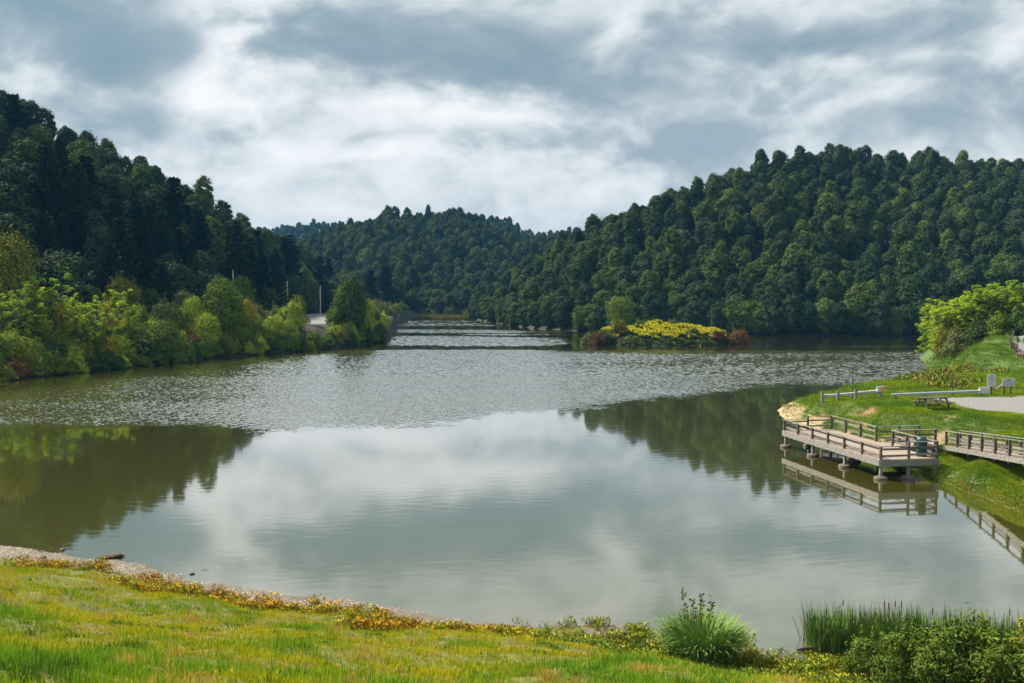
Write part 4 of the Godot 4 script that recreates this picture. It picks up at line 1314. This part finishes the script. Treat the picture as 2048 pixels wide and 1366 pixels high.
	# weeds on the bank and the point behind the barrier
	var weeds := []
	for i in 1400:
		var p := Vector3(rr(37, 51), 0, -rr(78, 112))
		if i < 300: p = Vector3(rr(24.3, 30.5), 0, -rr(44, 58))
		p.y = east_height(p.x, p.z)
		if p.y < 0.1 or (i >= 300 and p.y > 2.45) or (i < 300 and p.y > 1.6): continue
		weeds.append([spot_t(p, rr(0.5, 1.0) * (1.0 if i >= 300 else 0.26)), ([Color(0.18, 0.2, 0.03), Color(0.12, 0.18, 0.03), Color(0.24, 0.22, 0.04), Color(0.09, 0.14, 0.03)] if i >= 300 else [Color(0.09, 0.15, 0.05), Color(0.07, 0.13, 0.03), Color(0.13, 0.18, 0.03)])[rng.randi() % 3]])
	var f := MB.new()
	for i in 70:
		var a := rvec()
		f.leaf(Vector3(a.x * 0.45, absf(a.y) * 0.6, a.z * 0.45), (rvec() + Vector3.UP * 1.3).normalized() * 0.13, rvec() * 0.05, (rvec() + Vector3.UP).normalized(), tone(0.35))
	var wd := stuff("weeds", "tall yellowish weeds and broad-leaved herbs on the headland banks", "weeds")
	scatter(wd, "foliage", f.mesh(M.any_leaf), weeds)
	# stones along the waterline
	var st := []
	for i in 420:
		var q: Vector2
		if i < 260: q = Vector2(23.95, 55.0).lerp(Vector2(24.25, 46.0), rng.randf()) + Vector2(rr(-0.25, 0.4), 0)
		else: q = Vector2(22.7, 81.0).lerp(Vector2(25.3, 91.5), rng.randf()) + Vector2(rr(-0.9, 0.6), rr(-0.5, 0.5))
		var y := east_height(q.x, -q.y)
		if y < -0.12: continue
		st.append([spot_t(Vector3(q.x, y, -q.y), rr(0.06, 0.2), 0.6), Color(0.3, 0.24, 0.18) * rr(0.5, 1.3)])
	var so := stuff("shore_stones", "small brown stones along the headland waterline", "stones")
	scatter(so, "stones", stone_mesh(M.stone_tint), st, 1.0)

var road_edge := [[98, 52], [102.5, 53.2], [107, 54.6], [112, 56.4], [118, 59.2], [128, 64.6], [140, 72]]

func stone_mesh(mat: Material) -> ArrayMesh:
	var s := SphereMesh.new()
	s.radius = 0.5; s.height = 1.0; s.radial_segments = 9; s.rings = 5
	var a := s.get_mesh_arrays()
	var v: PackedVector3Array = a[Mesh.ARRAY_VERTEX]
	for i in v.size():
		var p := v[i]
		v[i] = p * (0.85 + 0.5 * noise_b.get_noise_3dv(p * 30.0)) * Vector3(1.2, 0.8, 0.95)
	a[Mesh.ARRAY_VERTEX] = v
	a[Mesh.ARRAY_NORMAL] = null
	a[Mesh.ARRAY_TANGENT] = null
	var stl := SurfaceTool.new()
	stl.create_from_arrays(a)
	stl.generate_normals()
	var m := stl.commit()
	m.surface_set_material(0, mat)
	return m

# ---------------------------------------------------------------- dock
func railing(o: Node3D, a: Vector3, b: Vector3, bays: int, cap: float, hi: float, lo: float, ends := [true, true], foot := 0.0) -> void:
	for i in bays + 1:
		if (i == 0 and not ends[0]) or (i == bays and not ends[1]): continue
		var p := a.lerp(b, float(i) / bays)
		post(o, "post", p + Vector3(0, foot, 0), p.y + cap - 0.02, 0.12, M.wood_brown)
	var d := (b - a).normalized()
	var side := d.cross(Vector3.UP).normalized() * 0.085
	for i in bays:
		var p := a.lerp(b, float(i) / bays)
		var q := a.lerp(b, float(i + 1) / bays)
		var gap := d * 0.006
		var woods := [M.wood, M.wood, M.wood_grey, M.wood_grey, M.wood_brown]
		board(o, "cap_board", p + Vector3(0, cap, 0) + gap - (d * 0.07 if i == 0 else Vector3.ZERO), q + Vector3(0, cap, 0) - gap + (d * 0.07 if i == bays - 1 else Vector3.ZERO), 0.14, 0.04, woods[rng.randi() % 3])
		board(o, "rail_board", p + Vector3(0, hi + rr(-0.01, 0.01), 0) + side + gap, q + Vector3(0, hi, 0) + side - gap, 0.04, 0.115, woods[rng.randi() % 5])
		board(o, "rail_board", p + Vector3(0, lo, 0) + side + gap, q + Vector3(0, lo + rr(-0.01, 0.01), 0) + side - gap, 0.04, 0.115, woods[rng.randi() % 5])

func build_dock() -> void:
	var L := 12.3
	var W := 3.55
	var Y := 1.13
	var o := thing("fishing_dock", "weathered grey wooden fishing dock with plank railings on concrete footings", "dock", Vector3(20.5, 0, -55.1), 0.172)
	var n := 84
	for i in n:
		var z := -(i + 0.5) * L / n
		part(o, "deck_plank", unit_box, Transform3D(Basis().scaled(Vector3(W, 0.038, L / n - 0.007)), Vector3(W * 0.5, Y - 0.02 + rr(-0.003, 0.003), z)), M.deck)
	# rim
	board(o, "fascia_board", Vector3(-0.03, Y - 0.19, 0.02), Vector3(-0.03, Y - 0.19, -L * 0.333), 0.05, 0.36, M.wood)
	board(o, "fascia_board", Vector3(-0.03, Y - 0.19, -L * 0.333 - 0.01), Vector3(-0.03, Y - 0.19, -L * 0.666), 0.05, 0.36, M.wood)
	board(o, "fascia_board", Vector3(-0.03, Y - 0.19, -L * 0.666 - 0.01), Vector3(-0.03, Y - 0.19, -L - 0.02), 0.05, 0.36, M.wood)
	board(o, "fascia_board", Vector3(0.0, Y - 0.2, 0.06), Vector3(W + 0.03, Y - 0.2, 0.06), 0.05, 0.38, M.wood)
	board(o, "fascia_board", Vector3(W + 0.04, Y - 0.19, 0.02), Vector3(W + 0.04, Y - 0.19, -L), 0.05, 0.32, M.wood)
	board(o, "fascia_board", Vector3(0, Y - 0.19, -L - 0.05), Vector3(W, Y - 0.19, -L - 0.05), 0.05, 0.32, M.wood)
	for k in 5: board(o, "joist", Vector3(0.4 + k * 0.7, Y - 0.16, -0.1), Vector3(0.4 + k * 0.7, Y - 0.16, -L + 0.1), 0.05, 0.2, M.wood_dark)
	# railings: low along the lakeward side, higher where the walkway comes in
	railing(o, Vector3(0.07, Y, -0.04), Vector3(0.07, Y, -L + 0.05), 6, 0.72, 0.56, 0.2, [true, true], -0.33)
	railing(o, Vector3(0.07, Y, -0.05), Vector3(W * 0.5, Y, -0.05), 1, 0.72, 0.57, 0.2, [false, false])
	railing(o, Vector3(W * 0.5, Y, -0.05), Vector3(W - 0.05, Y, -0.05), 1, 0.93, 0.62, 0.24, [true, true])
	railing(o, Vector3(W * 0.5, Y, -L + 0.05), Vector3(0.07, Y, -L + 0.05), 1, 0.72, 0.57, 0.2, [false, false])
	railing(o, Vector3(W - 0.05, Y, -L + 0.05), Vector3(W * 0.5, Y, -L + 0.05), 1, 0.93, 0.62, 0.24, [true, true])
	railing(o, Vector3(W - 0.05, Y, -6.5), Vector3(W - 0.05, Y, -L + 0.05), 3, 0.93, 0.62, 0.24, [true, false])
	railing(o, Vector3(W - 0.05, Y, -0.05), Vector3(W - 0.05, Y, -4.6), 3, 0.93, 0.62, 0.24, [false, true])
	# footings
	var ring := MB.new()
	ring.lathe([Vector2(0.0, -0.6), Vector2(0.34, -0.6), Vector2(0.37, -0.1), Vector2(0.38, 0.07), Vector2(0.35, 0.15), Vector2(0.28, 0.18), Vector2(0.0, 0.18)], 20)
	var rmesh := ring.mesh(M.concrete)
	for q in [Vector2(0.12, -0.1), Vector2(0.12, -4.1), Vector2(0.12, -8.2), Vector2(0.12, -12.1), Vector2(1.8, -0.12), Vector2(1.8, -6.0), Vector2(1.8, -12.1), Vector2(3.4, -6.0), Vector2(3.4, -12.1)]:
		part(o, "footing", rmesh, Transform3D(Basis(), Vector3(q.x, 0, q.y)))
		post(o, "pile", Vector3(q.x, 0.17, q.y), Y - 0.26, 0.15, M.wood)
	post(o, "pile", Vector3(3.42, -0.2, -0.12), Y - 0.26, 0.15, M.wood)
	# walkway to the bank
	var w := thing("walkway", "short planked walkway with railings joining the dock to the bank", "walkway", o.transform * Vector3(W + 0.08, 0, -6.45), 0.172)
	for i in 22: part(w, "deck_plank", unit_box, Transform3D(Basis().scaled(Vector3(0.138, 0.038, 1.84)), Vector3(0.08 + i * 0.145, Y - 0.02, 0.92)), M.deck)
	for z in [-0.02, 1.86]: board(w, "fascia_board", Vector3(0, Y - 0.17, z), Vector3(3.2, Y - 0.17, z), 0.05, 0.26, M.wood)
	railing(w, Vector3(0.06, Y, 0.03), Vector3(2.75, Y, 0.03), 2, 0.93, 0.62, 0.24, [false, true])
	railing(w, Vector3(2.75, Y, 1.8), Vector3(0.06, Y, 1.8), 2, 0.93, 0.62, 0.24, [true, false])
	for q in [Vector2(1.5, 0.1), Vector2(1.5, 1.75), Vector2(3.1, 0.1), Vector2(3.1, 1.75)]:
		var gp := w.transform * Vector3(q.x, 0, q.y)
		post(w, "pile", Vector3(q.x, minf(east_height(gp.x, gp.z) - 0.1, Y - 0.5), q.y), Y - 0.3, 0.13, M.wood)
	# ramp along the shore
	var r := thing("access_ramp", "long planked access ramp with railings climbing along the grassy bank", "ramp", Vector3(26.35, 0, -60.25), -0.083)
	var RL := 13.0
	var rise := 0.09
	var h := func(z: float) -> float: return Y + z * rise
	for i in 90:
		var z := (i + 0.5) * RL / 90.0
		part(r, "deck_plank", unit_box, Transform3D(Basis(Vector3.RIGHT, -atan(rise)) * Basis().scaled(Vector3(1.3, 0.038, RL / 90.0 - 0.007)), Vector3(0.65, h.call(z) - 0.02, z)), M.deck)
	for i in 7:
		var z0 := i * RL / 7.0
		var z1 := (i + 1) * RL / 7.0 - 0.01
		board(r, "fascia_board", Vector3(-0.03, h.call(z0) - 0.1, z0), Vector3(-0.03, h.call(z1) - 0.1, z1), 0.05, 0.27, M.wood)
		board(r, "fascia_board", Vector3(1.33, h.call(z0) - 0.1, z0), Vector3(1.33, h.call(z1) - 0.1, z1), 0.05, 0.27, M.wood)
	railing(r, Vector3(0.06, h.call(RL), RL), Vector3(0.06, h.call(0.05), 0.05), 7, 0.9, 0.5, 0.5 - 0.2, [true, true], -0.35)
	railing(r, Vector3(1.24, h.call(RL), RL), Vector3(1.24, h.call(-1.0), -1.0), 8, 0.9, 0.5, 0.3, [true, true], -0.35)
	# litter bin
	var cp := o.transform * Vector3(3.0, Y, -0.75)
	var c := thing("litter_bin", "dark green domed litter bin standing on the dock", "bin", cp)
	var body := MB.new()
	body.lathe([Vector2(0.0, 0.0), Vector2(0.26, 0.0), Vector2(0.29, 0.03), Vector2(0.3, 0.4), Vector2(0.3, 0.78), Vector2(0.285, 0.8)], 24)
	part(c, "barrel", body.mesh(M.can))
	var dome := MB.new()
	dome.lathe([Vector2(0.31, 0.76), Vector2(0.315, 0.84), Vector2(0.31, 0.9), Vector2(0.29, 0.99), Vector2(0.24, 1.07), Vector2(0.16, 1.13), Vector2(0.07, 1.16), Vector2(0.0, 1.165)], 24)
	var dl := part(c, "lid", dome.mesh(M.can))
	part(dl, "flap", unit_box, Transform3D(Basis(Vector3.RIGHT, -0.25) * Basis().scaled(Vector3(0.26, 0.15, 0.02)), Vector3(0, 0.94, 0.3)), plain(0.02, 0.09, 0.075, 0.4))

# ---------------------------------------------------------------- near bank
func near_at(x: float, d: float) -> Vector3:
	return Vector3(x, near_height(x, -d), -d)

func build_near_bank() -> void:
	var short := tuft(34, 0.075, 0.17, 0.012, 1.3, 0.45)
	var long := tuft(24, 0.15, 0.17, 0.012, 1.3, 0.45)
	var mats: Material = M.blades
	var s_short := []
	var s_long := []
	var s_weed := []
	for i in 42000:
		var d := 7.5 + 30.0 * pow(rng.randf(), 0.85)
		var half := 0.53 * d + 1.2
		var x := rr(-half, half)
		var s := shore_dist(x, -d)
		if s < (1.5 if x < 0.0 else 0.25) + noise_b.get_noise_2d(x * 14.0, -d * 14.0) * 1.2 + rr(-0.3, 0.3): continue
		var p := near_at(x, d)
		var vis := 590.0 + FOCAL * (EYE - p.y) / d
		if vis > 1460.0: continue
		var n := noise_b.get_noise_2d(x * 3.0, d * 3.0)
		var n2 := noise_b.get_noise_2d(x * 12.0 + 30.0, d * 12.0)
		var rich := clampf(0.3 + n * 1.5 + (s - 13.0) * 0.05 + rr(-0.35, 0.35), 0.0, 1.0)
		var c := Color(0.36, 0.37, 0.02).lerp(Color(0.14, 0.28, 0.022), rich)
		if n2 > 0.28 and rng.randf() < 0.6: c = Color(0.42, 0.32, 0.1)
		elif n2 < -0.34: c = Color(0.08, 0.17, 0.022)
		if s < 3.1 + n * 6.0 + rr(-0.9, 0.9):
			if rng.randf() < 0.3: continue
			var oc: Color = [Color(0.34, 0.2, 0.015), Color(0.33, 0.25, 0.02), Color(0.24, 0.23, 0.02), Color(0.27, 0.15, 0.02), Color(0.17, 0.22, 0.02)][rng.randi() % 5]
			if x > 0.5: oc = oc.lerp(Color(0.15, 0.22, 0.02), rr(0.6, 1.0))
			s_weed.append([spot_t(p, rr(0.6, 1.25) * (1.0 + 0.5 * n2)), oc])
			continue
		if (rich > 0.55 and rng.randf() < 0.5) or rng.randf() < 0.06:
			s_long.append([spot_t(p, rr(0.7, 1.25)), c])
		else:
			s_short.append([spot_t(p, rr(0.7, 1.3)), c])
	var gs := stuff("grass", "sunlit yellow-green grass covering the dam slope", "grass")
	scatter(gs, "blades", short.mesh(mats), s_short)
	scatter(gs, "blades", long.mesh(mats), s_long)
	var wm := MB.new()
	for i in 46:
		var a := rvec()
		wm.leaf(Vector3(a.x * 0.2, absf(a.y) * 0.24 + 0.02, a.z * 0.2), (rvec() + Vector3.UP).normalized() * 0.045, rvec() * 0.018, (rvec() + Vector3.UP).normalized(), tone(0.35, 0.2))
	for i in 10: blade(wm, Vector3(rr(-0.1, 0.1), 0, rr(-0.1, 0.1)), Vector3(rr(-1, 1), 0, rr(-1, 1)).normalized(), rr(0.2, 0.36), 0.012, 0.9, tone(0.3), 2)
	var ws := stuff("shore_weeds", "orange-brown weeds in a belt above the pebbly shore", "weeds")
	scatter(ws, "foliage", wm.mesh(M.any_leaf), s_weed)
	# pebbles and shells on the shore
	M.pebble = plain(1, 1, 1, 0.75)
	M.pebble.vertex_color_use_as_albedo = true
	var peb := []
	for i in 20000:
		var x := rr(-24, 0.5)
		var d := 40.0 - (x + 20.0) * 0.4286 + rr(-3.0, 2.0)
		var s := shore_dist(x, -d)
		if s < -1.0 or s > 2.2: continue
		if s < -0.3 and rng.randf() < 0.6: continue
		if noise_b.get_noise_2d(x * 8.0, d * 8.0) < rr(-0.3, 0.25): continue
		var w := rng.randf()
		peb.append([spot_t(near_at(x, d), rr(0.03, 0.085), 0.55), Color(0.40, 0.36, 0.31) * rr(0.25, 1.2) if w < 0.7 else Color(0.3, 0.22, 0.15) * rr(0.5, 1.2)])
	var po := stuff("pebbles", "pale pebbles and shells strewn along the near shore", "pebbles")
	scatter(po, "stones", stone_mesh(M.stone_tint), peb, 1.0)
	# rocks in the shallows
	var rocks := [[-15.7, 38.6, 0.95, 0.32, "dark wedge-shaped rock half out of the water at the shore"], [-18.15, 39.75, 0.36, 0.2, "small dark rock at the waterline beside the pebbles"], [-11.8, 36.3, 0.2, 0.14, "small dark stone amid the pale pebbles"], [-18.3, 38.4, 0.5, 0.16, "flat dark stone buried in the orange weeds"], [-11.5, 36.9, 0.45, 0.12, "flat stone barely breaking the water near the pebbles"]]
	for q in rocks:
		var o := thing("rock", q[4], "rock", near_at(q[0], q[1]), rng.randf() * 3.0)
		o.position.y = maxf(o.position.y, -0.06)
		var rm := stone_mesh(M.rock)
		part(o, "stone", rm, Transform3D(Basis(Vector3.BACK, 0.25).scaled(Vector3(q[2], q[3], q[2] * 0.6)), Vector3(0, q[3] * 0.25, 0)))
	var pl := thing("drift_board", "short bleached board lying on the grass slope", "board", near_at(-8.35, 29.9) + Vector3(0, 0.1, 0), -0.25)
	board(pl, "board", Vector3(-0.27, 0.02, 0), Vector3(0.27, 0.0, 0), 0.13, 0.035, M.dry_wood)
	board(pl, "cleat", Vector3(-0.22, 0.05, -0.05), Vector3(-0.22, 0.05, 0.05), 0.05, 0.02, M.dry_wood)
	# tall grass clump with arching leaves
	var cl := thing("tall_grass_clump", "big fountain-shaped clump of arching grass at the water's edge", "grass clump", near_at(5.3, 27.3))
	var gm := MB.new()
	for i in 1500:
		var a := rng.randf() * TAU
		var r := sqrt(rng.randf()) * 0.85
		var dr := Vector3(cos(a + rr(-0.5, 0.5)), 0, sin(a + rr(-0.5, 0.5)))
		blade(gm, Vector3(cos(a) * r, -0.1, sin(a) * r), dr, rr(0.9, 1.75) * (1.1 - r * 0.3), rr(0.035, 0.065), rr(0.6, 2.4), Color(0.15, 0.25, 0.06) * rr(0.65, 1.4), 6)
	part(cl, "leaves", gm.mesh(M.any_leaf))
	for q in [Vector3(-0.55, 1.95, -0.1), Vector3(-0.05, 1.9, 0.05), Vector3(0.25, 1.8, 0.0), Vector3(-0.3, 1.75, 0.1)]:
		var sm := MB.new()
		sm.tube([Vector3(q.x * 0.4, 0, 0), q], [0.012, 0.006], 5, Color(0.1, 0.12, 0.03))
		for i in 34:
			var f := rr(0.62, 1.03)
			var al := (rvec() + Vector3(0, 0.2, 0)).normalized()
			sm.leaf(Vector3(q.x * (0.4 + 0.6 * f), q.y * f, q.z * f) + al * 0.07, al * 0.075, al.cross(rvec()).normalized() * 0.025, rvec(), Color(0.16, 0.2, 0.04) * rr(0.6, 1.3) if i % 5 else Color(0.13, 0.09, 0.04))
		part(cl, "stalk", sm.mesh(M.any_leaf))
	# cattails
	var cats := []
	for kx in 4:
		var lm := MB.new()
		for i in 17:
			var a := rng.randf() * TAU
			blade(lm, Vector3(cos(a), 0, sin(a)) * rr(0.0, 0.09) + Vector3(0, -0.2, 0), Vector3(cos(a), 0, sin(a)), rr(1.15, 1.75), rr(0.026, 0.042), rr(0.02, 0.6), Color(0.11, 0.19, 0.045) * rr(0.55, 1.5), 4)
		var hm := MB.new()
		hm.tube([Vector3(0.03, 0, 0), Vector3(0.05, 1.25, 0), Vector3(0.05, 1.26, 0), Vector3(0.052, 1.42, 0), Vector3(0.052, 1.43, 0), Vector3(0.054, 1.56, 0)], [0.006, 0.005, 0.017, 0.017, 0.004, 0.002], 7)
		cats.append([lm.mesh(M.any_leaf), hm.mesh(plain(0.11, 0.05, 0.025))])
	for i in 290:
		var t := rng.randf()
		var x := lerpf(8.7, 16.2, t)
		var d := lerpf(28.6, 26.9, t) + rr(-0.3, 1.0)
		var q: Array = cats[rng.randi() % 4]
		var base := Vector3(x, maxf(near_height(x, -d), -0.35), -d)
		var o := thing("cattail", "green cattail standing in the shallows behind the leafy bushes", "cattail", base, rng.randf() * TAU, "cattails along the near shore")
		var s := rr(0.75, 1.1) * lerpf(0.95, 1.3, t)
		o.scale = Vector3(1, s, 1)
		part(o, "leaves", q[0])
		if i % 9 == 0: part(o, "seed_head", q[1])
	# leafy bushes before the cattails
	var bushes := []
	for i in 3: bushes.append(baked(shrub(1.4, 1.9, 36, 75, 0.075, 0.33, 0.35), M.light_green))
	var bl := [[9.6, 26.4, 0.75, M.thicket, "green leafy bush next to the gap in the cattails"], [10.6, 26.6, 0.9, M.thicket, "green leafy bush before the middle cattails"], [11.7, 26.2, 1.1, M.thicket, "mid green leafy bush before the tallest cattails"], [12.8, 26.0, 1.05, M.green, "lighter green leafy bush beside the tallest cattails"], [13.9, 25.7, 1.15, M.olive, "brownish green leafy bush under the tallest cattails"], [11.0, 25.3, 0.85, M.thicket, "low dark leafy bush in front of the middle bushes"], [12.2, 24.9, 0.9, M.thicket, "low green leafy bush on the grass edge"], [13.3, 24.5, 1.0, M.thicket, "dark green leafy bush low on the bank"], [15.0, 25.3, 1.1, M.thicket, "leafy bush at the outer end of the cattails"], [9.9, 25.6, 0.6, M.thicket, "small leafy bush at the end of the thicket"]]
	var kk := 0
	for q in bl:
		plant("leafy_bush", bushes[kk % 3], near_at(q[0], q[1]), Vector3.ONE * q[2], q[3], q[4], "bush", "", "foliage", "stem")
		kk += 1
	# weeds round the clump
	var sw := []
	for i in 900:
		var x := rr(1.0, 16.0)
		var d := 29.2 - (x - 5.0) * 0.43 + rr(-5.5, -1.2)
		var p := near_at(x, d)
		sw.append([spot_t(p, rr(0.5, 1.1)), [Color(0.1, 0.17, 0.025), Color(0.16, 0.19, 0.02), Color(0.07, 0.13, 0.02)][rng.randi() % 3]])
	var w2 := stuff("bank_weeds", "low green broad-leaved weeds round the tall grass clump", "weeds")
	scatter(w2, "foliage", wm.mesh(M.any_leaf), sw)
	var dl := thing("drift_log", "reddish piece of driftwood at the cattail edge", "driftwood", Vector3(8.55, 0.04, -28.4), 0.15)
	var lg := MB.new()
	lg.tube([Vector3(-0.3, 0, 0), Vector3(0, 0.04, 0.02), Vector3(0.32, 0.02, 0)], [0.03, 0.07, 0.04], 7)
	part(dl, "log", lg.mesh(M.brown))
